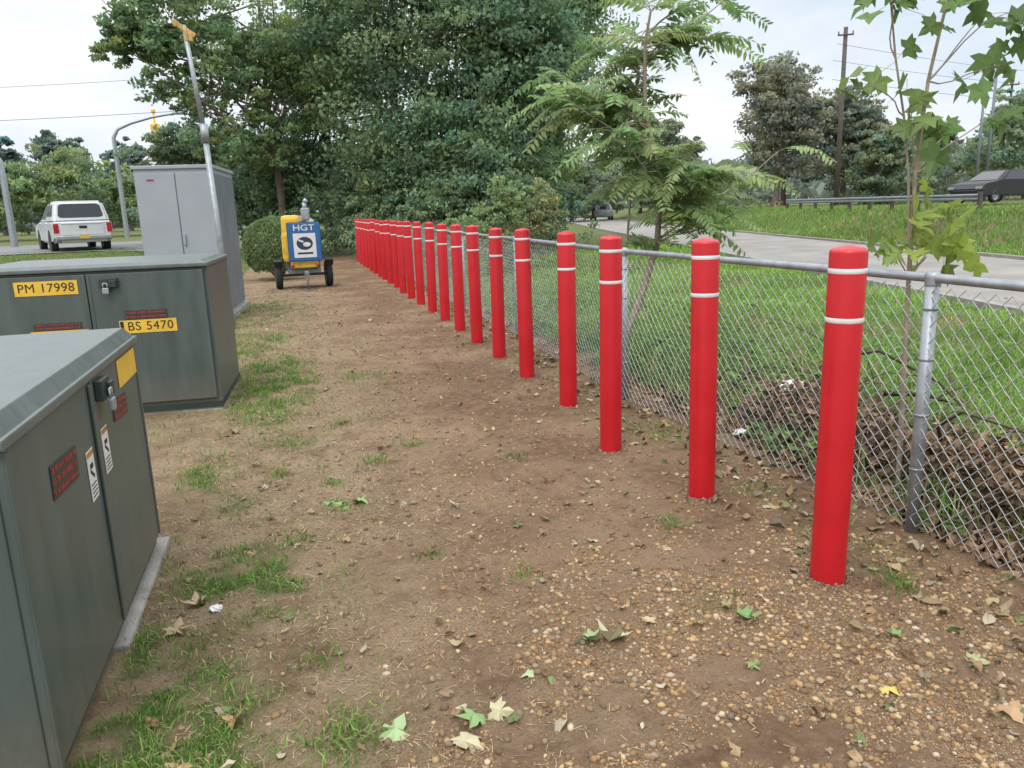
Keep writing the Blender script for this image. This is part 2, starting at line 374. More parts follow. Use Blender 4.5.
n=50000;y=rng.uniform(9,34,n);x=-1.3-rng.uniform(0,1,n)*(.33*y);k=(x<-1.0)
x,y=x[k],y[k];blades('lawn_grass',x,y,rng.uniform(.03,.08,len(x)),rng.uniform(.008,.02,len(x)),gcol(len(x),x,y)*1.1)
n=60000;y=rng.uniform(8,60,n);x=xe(y)+RW+.5+rng.uniform(0,1,n)**1.3*14
blades('bank_grass',x,y,rng.uniform(.08,.25,n),rng.uniform(.02,.04,n),gcol(n,x,y)*1.2*(.6+fbm(x*.25,y*.25,191,3))[:,None])
# straw
n=100000;y=1.4+rng.uniform(0,1,n)**1.35*16;x=rng.uniform(-1,2.5,n)
k=rng.uniform(0,1,n)<(.10+.9*ss(1.2,-.1,x+.8*(fbm(x*1.5,y*1.5,61,3)-.5)))*ss(.3,.6,fbm(x*3,y*3,66,3)+.12)*(.35+.65*ss(2,3.6,y));x,y=x[k],y[k];n=len(x);z=hgt(x,y)+.003
a=rng.uniform(0,2*math.pi,n);Ls=rng.uniform(.008,.034,n)*(1+y*.05);d=np.stack([np.cos(a)*Ls,np.sin(a)*Ls,rng.normal(0,.2,n)*Ls],-1)
w=np.stack([-np.sin(a),np.cos(a),0*a],-1)*(rng.uniform(.0005,.0012,n)*(1+y*.14))[:,None];p=np.stack([x,y,z],-1)
V=np.stack([p-d/2-w,p-d/2+w,p+d/2+w,p+d/2-w],1).reshape(-1,3)
c=np.array([.37,.275,.165])*rng.uniform(.35,1.2,(n,1));o=fast('dead_straw',V,np.arange(n*4).reshape(n,4),DRY,np.repeat(c,4,0));o['kind']='stuff'
# pebbles
ph=(1+5**.5)/2;ico=np.array([(-1,ph,0),(1,ph,0),(-1,-ph,0),(1,-ph,0),(0,-1,ph),(0,1,ph),(0,-1,-ph),(0,1,-ph),(ph,0,-1),(ph,0,1),(-ph,0,-1),(-ph,0,1)])/math.sqrt(1+ph*ph)
icf=np.array([(0,11,5),(0,5,1),(0,1,7),(0,7,10),(0,10,11),(1,5,9),(5,11,4),(11,10,2),(10,7,6),(7,1,8),(3,9,4),(3,4,2),(3,2,6),(3,6,8),(3,8,9),(4,9,5),(2,4,11),(6,2,10),(8,6,7),(9,8,1)])
def pebbles(name,x,y,s,cols,flat=.6):
    n=len(x);a=rng.uniform(0,6.28,n);sx=s*rng.uniform(.8,1.4,n);sy=s*rng.uniform(.7,1.1,n);sz=s*rng.uniform(.4,.8,n)*flat/.6
    J=ico[None]*(1+rng.normal(0,.12,(n,12,1)));lx=J[...,0]*sx[:,None];ly=J[...,1]*sy[:,None];lz=J[...,2]*sz[:,None]
    ca,sa=np.cos(a)[:,None],np.sin(a)[:,None]
    V=np.stack([x[:,None]+lx*ca-ly*sa,y[:,None]+lx*sa+ly*ca,(hgt(x,y)+sz*.25)[:,None]+lz],-1).reshape(-1,3)
    F=(np.arange(n)[:,None,None]*12+icf[None]).reshape(-1,3)
    o=fast(name,V,F,STONE,np.repeat(cols,12,0),None,True);o['kind']='stuff';return o
n=260000;y=1.35+rng.uniform(0,1,n)**1.7*9;x=rng.uniform(-.6,2.6,n);k=rng.uniform(0,1,n)<gravelf(x,y)*.5;x,y=x[k],y[k];n=len(x)
pal=np.array([(.40,.255,.115),(.44,.32,.175),(.30,.175,.085),(.44,.35,.24),(.24,.175,.12),(.40,.265,.13),(.32,.18,.085),(.22,.135,.078)])
c=pal[rng.integers(0,len(pal),n)]*rng.uniform(.5,1.02,(n,1))
pebbles('gravel',x,y,rng.uniform(0,1,n)**8*.012+.0024,c)
n=26000;y=1.35+rng.uniform(0,1,n)**1.5*12;x=rng.uniform(-.6,3.2,n)
c=np.array([.18,.118,.073])*rng.uniform(.65,1.3,(n,1));pebbles('soil_crumbs',x,y,rng.uniform(0,1,n)**9*.012+.0026,c,.8)
# maple style leaves
half=[(.16,-.13),(.46,-.16),(.36,.06),(.70,.36),(.44,.38),(.46,.56),(.20,.46),(.20,.68)]
MP=np.array([(0,0)]+half+[(0,1.0)]+[(-a,b_) for a,b_ in half[::-1]]);nm=len(MP)
ov=[(.16,.12),(.26,.35),(.25,.6),(.14,.85)]
OV=np.array([(0,0)]+ov+[(0,1)]+[(-a,b_) for a,b_ in ov[::-1]])
def leaves3d(P,D,Nn,size,cols,shape=MP,curl=.25):
    n=len(P);S=np.cross(D,Nn);S/=np.linalg.norm(S,axis=1)[:,None]+1e-9;Nn=np.cross(S,D)
    pts=np.concatenate([[[0,.38]],shape]);m=len(pts)
    cv=rng.normal(0,curl,(n,1));cv2=rng.normal(0,curl,(n,1))
    u=pts[None,:,0]*size[:,None];v=pts[None,:,1]*size[:,None]
    w=(cv*np.abs(pts[None,:,0])+cv2*(pts[None,:,1]-.3)**2+rng.normal(0,curl*.15,(n,m)))*size[:,None]
    V=(P[:,None]+S[:,None]*u[...,None]+D[:,None]*v[...,None]+Nn[:,None]*w[...,None]).reshape(-1,3)
    k=np.arange(1,m);f=np.stack([0*k,k,np.r_[k[1:],1]],-1)
    F=(np.arange(n)[:,None,None]*m+f[None]).reshape(-1,3)
    K=cols[:,None]*np.where(np.arange(m)==0,1.12,1.0)[None,:,None]
    return V,F,np.broadcast_to(K,(n,m,3)).reshape(-1,3)
def litter(name,x,y,size,cols,shape,curl=.35):
    n=len(x);a=rng.uniform(0,6.28,n);D=np.stack([np.cos(a),np.sin(a),rng.normal(0,.15,n)],-1);D/=np.linalg.norm(D,axis=1)[:,None]
    Nn=np.stack([rng.normal(0,.28,n),rng.normal(0,.28,n),1+0*a],-1);P=np.stack([x,y,hgt(x,y)+.010+size*.05],-1)
    V,F,K=leaves3d(P,D,Nn,size,cols,shape,curl);o=fast(name,V,F,DRY,K);o['kind']='stuff'
lp=np.array([(.32,.22,.12),(.36,.28,.17),(.20,.12,.065),(.32,.26,.13),(.17,.20,.08),(.27,.175,.10),(.40,.34,.24)])
def lc(n,ws=None): return lp[rng.choice(len(lp),n,p=ws)]*rng.uniform(.5,1.05,(n,1))
n=170;litter('fallen_leaves',rng.uniform(-.6,2.4,n),1.5+rng.uniform(0,1,n)**1.5*12,rng.uniform(.02,.05,n),lc(n),MP,.6)
n=560;litter('fallen_leaves',rng.uniform(-.6,2.4,n),1.5+rng.uniform(0,1,n)**1.2*16,rng.uniform(.02,.06,n),lc(n),OV,.6)
n=1300;y=1.4+rng.uniform(0,1,n)**1.2*16;litter('fallen_leaves',2.45+rng.normal(0,.23,n),y,rng.uniform(.03,.08,n),lc(n)*.9,OV,.6)
SP=[(.14,1.99,.10,(.26,.34,.17)),(.40,1.98,.10,(.18,.27,.11)),(.36,1.93,.08,(.38,.34,.22)),(.45,2.02,.07,(.37,.34,.2)),(.97,2.27,.11,(.42,.39,.25)),(.90,2.30,.08,(.22,.28,.13)),(1.45,2.28,.08,(.14,.22,.08)),(1.65,1.78,.055,(.42,.34,.09)),(1.9,1.56,.09,(.34,.22,.12)),
    (.16,3.93,.12,(.14,.25,.08)),(.12,3.98,.10,(.17,.28,.09)),(.20,3.99,.08,(.2,.3,.1)),(-.42,2.05,.07,(.34,.24,.12)),(-.3,2.25,.06,(.30,.2,.09)),(-.5,3.05,.07,(.36,.28,.18)),(.62,2.2,.05,(.3,.36,.19)),(-.55,2.85,.08,(.31,.23,.14)),(1.9,2.0,.06,(.16,.22,.08)),(2.0,1.8,.06,(.28,.29,.14)),(1.2,3.1,.05,(.32,.27,.17))]
SP=np.array([(a,b_,s,*c) for a,b_,s,c in SP]);litter('fallen_leaves',SP[:,0],SP[:,1],SP[:,2],SP[:,3:],MP,.45)
# ------------------------------------------------------------------ bollards
def bollard():
    e=empty('bollard','red plastic-sleeved steel bollard with two white bands','bollard',group='red bollards along the fence')
    h=1.32;r=.0675
    bb=B();prof=[(r,-.15),(r,.01),(r,h-.028)]+[(r-.024*(1-math.cos(t)),h-.028+.019*math.sin(t)) for t in [.25,.5,.75,1.0,1.3,1.57]]+[(r*.35,h-.003),(0,h)]
    bb.lathe(prof,32);bb.obj('sleeve',RED,e)
    for z in (h-.093,h-.275):
        bb=B();bb.lathe([(r+.0006,z-.0095),(r+.0014,z-.0085),(r+.0014,z+.0085),(r+.0006,z+.0095)],32);bb.obj('reflective_band',WHT,e)
    return e
b0=bollard()
BY=[2.47,3.45,4.34,5.49,6.61,7.6,8.57,9.57]+[9.57+1.02*k for k in range(1,16)]
for k,y in enumerate(BY):
    xx=1.93+(.035 if k==0 else 0)+(.01 if k==1 else 0)-(.13 if k==2 else 0)+(rng.normal(0,.012) if k>2 else 0)
    t=b0 if k==0 else copy_tree(b0,(0,0,0))
    t.location=(xx,y,.005+(rng.normal(0,.01) if k>2 else 0));t.rotation_euler=(rng.normal(0,.006),rng.normal(0,.006),rng.uniform(0,6))
cx=[];cy=[]
for k,y in enumerate(BY[:9]):
    xx=1.93+(.035 if k==0 else 0)-(.13 if k==2 else 0);m=170;a_=rng.uniform(0,6.28,m);rr_=.068+np.abs(rng.normal(0,.035,m));cx+=list(xx+rr_*np.cos(a_));cy+=list(y+rr_*np.sin(a_))
cx=np.array(cx);cy=np.array(cy);pebbles('soil_crumbs',cx,cy,rng.uniform(.003,.009,len(cx)),np.array([.17,.11,.07])*rng.uniform(.5,1.5,(len(cx),1)),.9)
# ------------------------------------------------------------------ fence
fx=lambda y:np.interp(y,[-6,2.72,5.5,8.9,40],[2.66,2.60,2.40,2.45,2.50])
fe=empty('chain_link_fence','galvanised chain-link fence with round posts behind the bollards','fence',(0,0,0))
FH=1.15;posts=[-3.2,-.2,2.72,5.5,8.7,11.7,14.7,17.7,20.7,23.7,26.7,29.7]
for y in posts:
    x=float(fx(y));z=h1(x,y);bb=B();bb.cyl((x,y,z-.1),(x,y,FH-.01),.028,seg=14)
    bb.lathe([(.031,-.03),(.033,.0),(.033,.012),(.026,.024),(.010,.03),(0,.032)],14,Matrix.Translation((x,y,FH+.0)))
    for q in (.3,.55,.8,1.02): bb.lathe([(.0305,-.006),(.0325,-.004),(.0325,.004),(.0305,.006)],12,Matrix.Translation((x,y,q)))
    bb.obj('post',GALV,fe)
V,F=tubes([np.array([(fx(y),y,FH+.0) for y in posts])],[np.full(len(posts),.020)],12);fast('top_rail',V,F,GALV,None,fe,True)
a=.036;nw=int((29.7+1)/a);nz=int(1.10/a)
jj=np.arange(nz+1);wires=[]
for k in range(nw):
    yy=-1+k*a+((jj+k)%2)*a*1.02;zz=.03+jj*a
    off=.026+.012*np.sin(yy*1.7)*np.sin(zz*2.2)+(((jj+k)%2)*2-1)*.0015
    wires.append(np.stack([fx(yy)-off,yy,zz+.01*np.sin(yy*.9)+.006*np.sin(yy*3.1+zz*4)],-1))
P=np.array(wires);r=.0022
A=P[:,:-1].reshape(-1,3);C=P[:,1:].reshape(-1,3);T=C-A;T/=np.linalg.norm(T,axis=1)[:,None]
U=np.cross(T,[1,0,0]);U/=np.linalg.norm(U,axis=1)[:,None];W=np.cross(T,U);vs=[]
for q in range(3):
    o_=(math.cos(q*2.094)*U+math.sin(q*2.094)*W)*r;vs+=[A+o_,C+o_]
V=np.stack(vs,1).reshape(-1,3);b_=np.arange(len(A))*6
F=np.concatenate([np.stack([b_+2*q,b_+2*q+1,b_+(2*q+3)%6,b_+(2*q+2)%6],-1) for q in range(3)])
fast('chain_mesh',V,F,WIRE,None,fe,True)
# ------------------------------------------------------------------ cabinets
def cabinet(name,label,w,d,h,loc,rz,fn,crown_=.03,pad=(0,0,0),pz=-.005):
    e=empty(name,label,'utility cabinet',loc,rz)
    bb=B();x0,x1,fr=pad;bb.box(((x0+x1)/2,d/2-fr/2,pz),(x1-x0,d+fr,.06),.012);bb.obj('concrete_pad',CONC,e)
    bb=B();bb.box((0,d/2,.0+(h-.03)/2),(w,d,h-.03),.006);bb.box((0,d/2,.045),(w+.004,d+.004,.05),.003,mi=1);bb.obj('housing',[GREEN,GREEND],e)
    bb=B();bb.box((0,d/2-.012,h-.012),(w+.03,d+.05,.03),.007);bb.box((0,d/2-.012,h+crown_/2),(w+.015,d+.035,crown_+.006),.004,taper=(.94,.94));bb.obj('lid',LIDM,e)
    fn(e,w,d,h);return e
FR=(R(90),0,0)
def door(e,x0,x1,z0,z1,hinge=1):
    bb=B();bb.box(((x0+x1)/2,-.012,(z0+z1)/2),(x1-x0,.026,z1-z0),.005)
    bb.box((x0+.012,-.027,(z0+z1)/2),(.024,.007,z1-z0-.01),.003);bb.box((x1-.012,-.027,(z0+z1)/2),(.024,.007,z1-z0-.01),.003)
    return bb.obj('door',GREEN,e)
def handle(dr,x,z,s=1):
    bb=B();bb.box((x,-.040,z),(.13*s,.03,.075),.006);bb.box((x+.03*s,-.062,z-.005),(.05,.016,.05),.004);bb.obj('handle',GREEND,dr)
    bb=B();bb.box((x-.02,-.070,z-.055),(.045,.02,.045),.006);bb.cyl((x-.035,-.070,z-.035),(x-.035,-.070,z),.004);bb.cyl((x-.005,-.070,z-.035),(x-.005,-.070,z),.004);bb.cyl((x-.038,-.070,z),(x-.002,-.070,z),.005)
    bb.obj('padlock',GALV,dr)
def plate(dr,x0,x1,z0,z1,mat,y=-.0275,name='label',tilt=0):
    bb=B();bb.box(((x0+x1)/2,y,(z0+z1)/2),(x1-x0,.002,z1-z0),rot=(0,tilt,0));return bb.obj(name,mat,dr)
def warn(dr,x0,x1,z0,z1,lines=2,tilt=0):
    plate(dr,x0,x1,z0,z1,LABD,name='warning_label',tilt=tilt);bb=B();cx=(x0+x1)/2;cz=(z0+z1)/2
    for l in range(lines):
        zc=z1-(z1-z0)*(l+.5)/lines;xx=x0+.010
        while xx<x1-.016:
            ww=random.choice((.006,.009,.011));hh=(z1-z0)/lines*random.uniform(.4,.58)
            dx=xx+ww/2-cx;dz=zc-cz;bb.box((cx+dx*math.cos(tilt)+dz*math.sin(tilt),-.0292,cz-dx*math.sin(tilt)+dz*math.cos(tilt)),(ww,.0012,hh),rot=(0,tilt+random.choice((0,.3,-.3)),0));xx+=ww+(.003 if random.random()<.8 else .012)
    bb.obj('warning_print',LRED,dr)
def whitelab(dr,x0,x1,z0,z1):
    plate(dr,x0,x1,z0,z1,WHT,name='white_label');bb=B();cx=(x0+x1)/2;W=x1-x0;H=z1-z0
    bb.box((cx,-.029,z1-H*.07),(W*.9,.001,H*.1));bb.obj('label_header',ORG,dr)
    bb=B();bb.box((cx,-.029,z1-H*.32),(W*.45,.001,H*.10));bb.box((cx,-.029,z1-H*.48),(W*.6,.001,H*.07),rot=(0,.6,0))
    for q in range(4): bb.box((cx,-.029,z0+H*(.08+.08*q)),(W*.75,.001,H*.025))
    bb.obj('label_print',BLK,dr)
def cab1(e,w,d,h):
    z0,z1=.07,h-.032
    d1=door(e,-w/2+.006,-.004,z0,z1);d2=door(e,.004,w/2-.03,z0,z1)
    bb=B();bb.box((-.012,-.032,(z0+z1)/2),(.045,.008,z1-z0-.02),.003);bb.obj('door_strip',GREEN,e)
    handle(d2,.115,.915,.9)
    plate(d2,.44,.80,.845,.955,YEL,name='yellow_label')
    warn(d2,.28,.52,.74,.82,3,.06);warn(d1,-.54,-.27,.72,.82,3,.05)
    whitelab(d1,-.17,-.085,.585,.755);whitelab(d2,.055,.145,.61,.775)
cabinet('utility_cabinet','low dark green steel utility cabinet with white and red warning labels',1.70,1.15,.995,(-.748,2.91,0),R(90),cab1,.045,(-.1,.92,.05),-.018)
def cab2(e,w,d,h):
    z0,z1=.10,h-.05
    d1=door(e,-w/2+.02,-.004,z0,z1);d2=door(e,.004,w/2-.03,z0,z1)
    handle(d2,.16,1.045,1)
    l=plate(d1,-.49,-.06,.975,1.08,YEL,name='yellow_label');text('PM 17998',.092,BLK,l,(-.275,-.0292,1.0275),FR,sp=1.05)
    l=plate(d2,.19,.60,.655,.755,YEL,name='yellow_label');text('BS 5470',.094,BLK,l,(.41,-.0292,.705),FR,sp=1.08)
    bb=B();bb.box((.208,-.0290,.705),(.024,.001,.085));bb.obj('label_print',BLK,d2)
    warn(d2,.24,.54,.762,.828,2);warn(d1,-.40,-.07,.715,.765,2)
    l=plate(d1,-.43,-.03,.615,.707,YEL,name='yellow_label');text('BS 5470',.088,BLK,l,(-.225,-.0292,.661),FR,sp=1.08)
cabinet('utility_cabinet','dark green steel switchgear cabinet with yellow number labels',1.72,1.18,1.165,(-1.52,6.52,0),R(-3),cab2,.02,(-.86,.862,.004),-.02)
# tall grey cabinet
e=empty('equipment_cabinet','tall pale grey metal equipment cabinet with flat roof','equipment cabinet',(-1.52,12,h1(-1.4,12)),R(-4.4))
bb=B();bb.box((0,1.0,.03),(1.12,2.1,.12),.01);bb.obj('concrete_pad',CONC,e)
bb=B();bb.box((0,.95,1.12),(1.02,1.9,2.1),.006);bb.obj('housing',GREYP,e)
bb=B();bb.box((0,.95,2.19),(1.07,1.95,.05),.01);bb.obj('roof',GREYP,e)
for x0,x1 in ((-.5,.02),(.03,.5)):
    bb=B();bb.box(((x0+x1)/2,-.01,1.12),(x1-x0-.006,.02,1.98),.004);bb.obj('door',GREYP,e)
for k in range(3):
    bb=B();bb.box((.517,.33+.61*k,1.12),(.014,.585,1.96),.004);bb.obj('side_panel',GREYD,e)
bb=B();bb.box((-.3,-.024,2.02),(.09,.004,.02));bb.obj('small_label',LRED,e)
bb=B();bb.box((.06,-.035,1.2),(.03,.03,.16),.005);bb.obj('handle',GALV,e)
# leaning pole
e=empty('slanted_pole','thin leaning galvanised pole with a small yellowish cross-piece on top','pole',(-.90,11.2,0))
bb=B();bb.cyl((0,0,-.1),(-.075,0,2.6),.042,.036);bb.obj('shaft',GALV,e)
bb=B();bb.cyl((-.073,0,2.55),(-.175,0,3.86),.031,.027);bb.cyl((-.07,0,2.45),(-.076,0,2.68),.05);bb.obj('upper_shaft',GALV,e)
bb=B();bb.box((-.18,0,3.82),(.30,.05,.06),.008,rot=(0,.6,0));bb.box((-.11,0,3.72),(.05,.07,.10),.01);bb.box((-.27,0,3.88),(.05,.07,.08),.01);bb.box((-.16,0,3.74),(.04,.06,.14),.01);bb.obj('cross_piece',TAN,e)
# ------------------------------------------------------------------ wheel util
def wheel(parent,c,r,wd,rimc=GALV,name='wheel'):
    M=Matrix.Translation(c)@Euler((0,R(90),0)).to_matrix().to_4x4()
    p=bpy.data.objects.new(name,None);COL.objects.link(p);p.parent=parent;p.empty_display_size=.1
    bb=B();h=wd/2;bb.lathe([(r*.62,-h*.8),(r*.72,-h),(r*.93,-h*.95),(r,-h*.7),(r,h*.7),(r*.93,h*.95),(r*.72,h),(r*.62,h*.8),(r*.62,-h*.8)],28,M);bb.obj('tyre',RUB,p)
    bb=B();bb.lathe([(0,-h*.6),(r*.2,-h*.75),(r*.3,-h*.5),(r*.5,-h*.45),(r*.6,-h*.85),(r*.65,-h*.8),(r*.65,h*.8),(r*.6,h*.85),(r*.5,h*.45),(r*.3,h*.5),(r*.2,h*.75),(0,h*.6)],20,M)
    bb.obj('rim',rimc,p)
# ------------------------------------------------------------------ mixer trailer
e=empty('concrete_mixer','small yellow towable concrete mixer with a blue sign board','concrete mixer',(.17,16.9,h1(0,16.9)),R(4))
bb=B();bb.box((0,.1,.36),(.62,.9,.07),.01);bb.box((0,-.5,.34),(.08,.5,.07),.01);bb.box((-.3,.1,.5),(.06,.5,.3),.01);bb.box((.3,.1,.5),(.06,.5,.3),.01);bb.cyl((-.5,.15,.27),(.5,.15,.27),.03);bb.obj('chassis',GREYD,e)
bb=B();bb.box((0,-.38,.50),(.56,.10,.12),.03);bb.obj('tail_board',YELP,e)
DM=Matrix.Translation((-.0,.40,1.0))@Euler((R(12),R(14),0)).to_matrix().to_4x4()
bb=B();bb.lathe([(0,-.34),(.2,-.34),(.31,-.22),(.34,0),(.31,.2),(.21,.40),(.18,.40),(.28,.2)],24,DM);bb.obj('drum',YELP,e)
bb=B();bb.lathe([(.215,0),(.225,.03),(.225,.06),(.20,.06),(.19,0)],24,DM@Matrix.Translation((0,0,.38)));bb.obj('drum_rim',GALV,e)
bb=B();bb.box((.12,.0,1.50),(.16,.2,.26),.03);bb.cyl((.12,0,1.58),(.12,0,1.74),.045);bb.cyl((.12,0,1.74),(.17,-.02,1.79),.05);bb.obj('exhaust',GALV,e)
bb=B();bb.box((-.02,-.12,.86),(.76,.34,.60),.08);bb.box((-.20,-.1,1.28),(.36,.28,.42),.08);bb.obj('engine_cover',YELP,e)
bb=B();bb.box((.02,-.47,.96),(.66,.03,.78),.03);bb.obj('sign_board',BLU,e)
sb=B();sb.box((.02,-.488,.89),(.44,.006,.48),.0);sp=sb.obj('sign_panel',WPT,e)
text('HGT',.165,WPT,sp,(.02,-.489,1.235),FR,bold=.01,sx=1.25)
# compact emblem: one rounded dark shape with a pale cut-out bar
def disc(c,w_,h_,seg=24):
    t=bmesh.new();t.faces.new([t.verts.new((c[0]+w_/2*math.cos(6.2832*k/seg),c[1],c[2]+h_/2*math.sin(6.2832*k/seg))) for k in range(seg)]);return t
bb=B();bb.add(disc((.02,-.4918,.93),.32,.26));bb.box((.02,-.4918,.735),(.30,.001,.04));bb.obj('emblem',pm('emblem_navy',(.02,.03,.06),.5),sp)
bb=B();bb.add(disc((.06,-.4926,.91),.15,.09));bb.box((-.05,-.4928,.98),(.10,.0006,.035),rot=(0,.4,0));bb.obj('emblem_cutout',WPT,sp)
wheel(e,(-.51,.15,.27),.27,.14,BLU);wheel(e,(.51,.15,.27),.27,.14,BLU)
for s in (-1,1):
    bb=B();bb.box((s*.51,.15,.58),(.17,.5,.03),.01);bb.box((s*.51,-.12,.52),(.17,.03,.14),.01,rot=(.5,0,0));bb.obj('mudguard',BLK,e)
    bb=B();bb.cyl((s*.25,-.47,.49),(s*.25,-.435,.49),.035);bb.obj('lamp',TLR,e)
bb=B();bb.cyl((0,-.72,0),(0,-.72,.4),.02);bb.cyl((0,-.72,.0),(0,-.72,.02),.06);bb.obj('jack_stand',GREYD,e)
# ------------------------------------------------------------------ pickup
def facepanel(c4,u0,u1,v0,v1,off):
    a,b_,c,d=[Vector(q) for q in c4];n=(b_-a).cross(d-a).normalized()*off
    f=lambda u,v:(a*(1-u)+b_*u)*(1-v)+(d*(1-u)+c*u)*v+n
    return [f(u0,v0),f(u1,v0),f(u1,v1),f(u0,v1)]
def roundpanel(bb,c4,u0,u1,v0,v1,off,r=.12):
    pts=[]
    for (cu,cv,a0) in ((u1-r*(u1-u0),v1-r*2*(v1-v0)*.8,0),(u0+r*(u1-u0),v1-r*2*(v1-v0)*.8,90),(u0+r*(u1-u0),v0+r*2*(v1-v0)*.8,180),(u1-r*(u1-u0),v0+r*2*(v1-v0)*.8,270)):
        for k in range(5):
            t=R(a0+22.5*k);pts.append((cu+math.cos(t)*r*(u1-u0),cv+math.sin(t)*r*2*(v1-v0)*.8))
    a,b_,c,d=[Vector(q) for q in c4];n=(b_-a).cross(d-a).normalized()*off
    t=bmesh.new();t.faces.new([t.verts.new((a*(1-u)+b_*u)*(1-v)+(d*(1-u)+c*u)*v+n) for u,v in pts]);bb.add(t)
def frustum(bb,y0,y1,z0,z1,wb,wt,yi0,yi1,mi=0,bev=.03,seg=3):
    t=bmesh.new();c=[(-wb,y0,z0),(wb,y0,z0),(wb,y1,z0),(-wb,y1,z0),(-wt,y0+yi0,z1),(wt,y0+yi0,z1),(wt,y1-yi1,z1),(-wt,y1-yi1,z1)]
    v=[t.verts.new(q) for q in c]
    for f in ((3,2,1,0),(4,5,6,7),(0,1,5,4),(1,2,6,5),(2,3,7,6),(3,0,4,7)): t.faces.new([v[q] for q in f])
    bmesh.ops.bevel(t,geom=t.edges[:],offset=bev,segments=seg,affect='EDGES');bb.add(t,None,mi)
    return c
px,py=-7.45,32.6
e=empty('pickup_truck','white pickup truck with a bed cap, seen from behind','pickup truck',(px,py,h1(px,py)-.02),R(21))
bb=B();bb.prism([(0,.50),(-.02,.80),(0,1.08),(.04,1.14),(2.1,1.17),(4.1,1.17),(5.30,1.08),(5.6,.85),(5.62,.5),(5.1,.36),(.4,.36)],-.99,.99,.07);bb.obj('body',WPT,e)
bb=B();cp=frustum(bb,.05,2.02,1.08,1.88,.97,.80,.22,.03,bev=.10);bb.obj('bed_cap',WPT,e)
bb=B();cb=frustum(bb,2.08,4.25,1.10,1.80,.93,.70,.10,.95,bev=.09);bb.obj('cab',WPT,e)
bb=B();rear=[cp[0],cp[1],cp[5],cp[4]];roundpanel(bb,rear,.09,.91,.24,.86,.012);bb.obj('rear_window',GLS,e)
for lo in ([cp[3],cp[0],cp[4],cp[7]],[cp[1],cp[2],cp[6],cp[5]]):
    bb=B();roundpanel(bb,lo,.12,.88,.32,.84,.012,.08);bb.obj('cap_window',GLS,e)
for f in ([cb[3],cb[0],cb[4],cb[7]],[cb[1],cb[2],cb[6],cb[5]]):
    for u in ((.14,.48),(.52,.86)):
        bb=B();roundpanel(bb,f,u[0],u[1],.2,.86,.012,.08);bb.obj('side_window',GLS,e)
bb=B();bb.box((0,-.025,.86),(1.40,.02,.42),.008);bb.box((0,-.04,1.06),(1.40,.03,.03),.01);tg=bb.obj('tailgate',WPT,e)
bb=B();bb.box((0,-.045,.93),(.26,.02,.09),.01);bb.obj('tailgate_handle',BLK,tg)
for s in (-1,1):
    bb=B();bb.box((s*.88,-.015,.90),(.17,.06,.34),.02);bb.obj('tail_lamp',TLR,e)
    bb=B();bb.box((s*1.1,3.55,1.2),(.18,.1,.2),.03);bb.obj('wing_mirror',BLK,e)
    for yy in (1.2,4.55):
        bb=B();bb.lathe([(.0,0),(.43,0)],24,Matrix.Translation((s*.994,yy,.42))@Euler((0,R(90)*s,0)).to_matrix().to_4x4());bb.obj('wheel_arch',BLK,e)
bb=B();bb.box((0,-.09,.55),(1.85,.16,.17),.04);bb.box((0,-.05,.42),(1.5,.1,.10),.01);bb.obj('rear_bumper',CHR,e)
bb=B();bb.box((0,-.174,.58),(.32,.01,.13),.0);bb.obj('licence_plate',YEL,e)
for s in (-1,1):
    for yy in (1.2,4.55): wheel(e,(s*.89,yy,.37),.39,.25)
# ------------------------------------------------------------------ cars
def car(loc,rz,paint,label,group=None):
    e=empty('parked_car',label,'car',(loc[0],loc[1],h1(loc[0],loc[1])+loc[2]),rz,group)
    bb=B();bb.prism([(0,.35),(-.03,.7),(.05,.95),(.6,1.0),(3.2,.98),(4.2,.85),(4.45,.6),(4.42,.3),(.2,.28)],-.88,.88,.05);bb.obj('body',paint,e)
    bb=B();c=frustum(bb,.35,3.3,.95,1.45,.82,.62,.35,.95,bev=.05);bb.obj('roof',paint,e)
    for f,u in (([c[3],c[0],c[4],c[7]],(.12,.9)),([c[1],c[2],c[6],c[5]],(.1,.88)),([c[0],c[1],c[5],c[4]],(.08,.92)),([c[2],c[3],c[7],c[6]],(.08,.92))):
        bb=B();bb.quad(facepanel(f,u[0],u[1],.12,.88,.012));bb.obj('window',GLS,e)
    for s in (-1,1):
        bb=B();bb.box((s*.7,-.01,.75),(.22,.04,.10),.02);bb.obj('tail_lamp',TLR,e)
        bb=B();bb.box((s*.68,4.42,.66),(.3,.06,.12),.02);bb.obj('headlight',CHR,e)
        for yy in (.8,3.5): wheel(e,(s*.8,yy,.31),.32,.2)
    return e
car((34.2,30.6,.25),R(100),pm('matt_black_paint',(.012,.013,.015),.5),'black car parked on the grass behind the guardrail')
car((28.5,70,.03),R(-17),pm('silver_paint',(.3,.31,.33),.3,.3),'small distant silver car on the pale road')
car((32.5,88,.03),R(-17),CPAINT,'small distant dark car on the pale road')
# ------------------------------------------------------------------ guardrail
ge=empty('guardrail','galvanised W-beam guardrail on posts along the grassy bank','guardrail',(0,0,0))
gy=np.arange(23,43,2.0);gx=xe(gy)+11.2
V=[];F=[];pr=[(0,.44),(-.04,.47),(-.04,.52),(0,.56),(-.04,.60),(-.04,.65),(0,.68)]
for x,y in zip(gx,gy):
    z=h1(x,y)
    for a_,b_ in pr: V.append((x+a_,y,z+b_))
for q in range(len(gx)-1):
    for k in range(6): F.append((q*7+k,q*7+k+1,q*7+7+k+1,q*7+7+k))
fast('rail',V,F,pm('dull_galvanised',(.20,.215,.225),.6,.3,var=.2,scale=3),None,ge)
for x,y in zip(gx,gy):
    bb=B();z=h1(x,y);bb.box((x+.07,y,z+.3),(.12,.14,.9),.01);bb.obj('post',WOODP,ge)
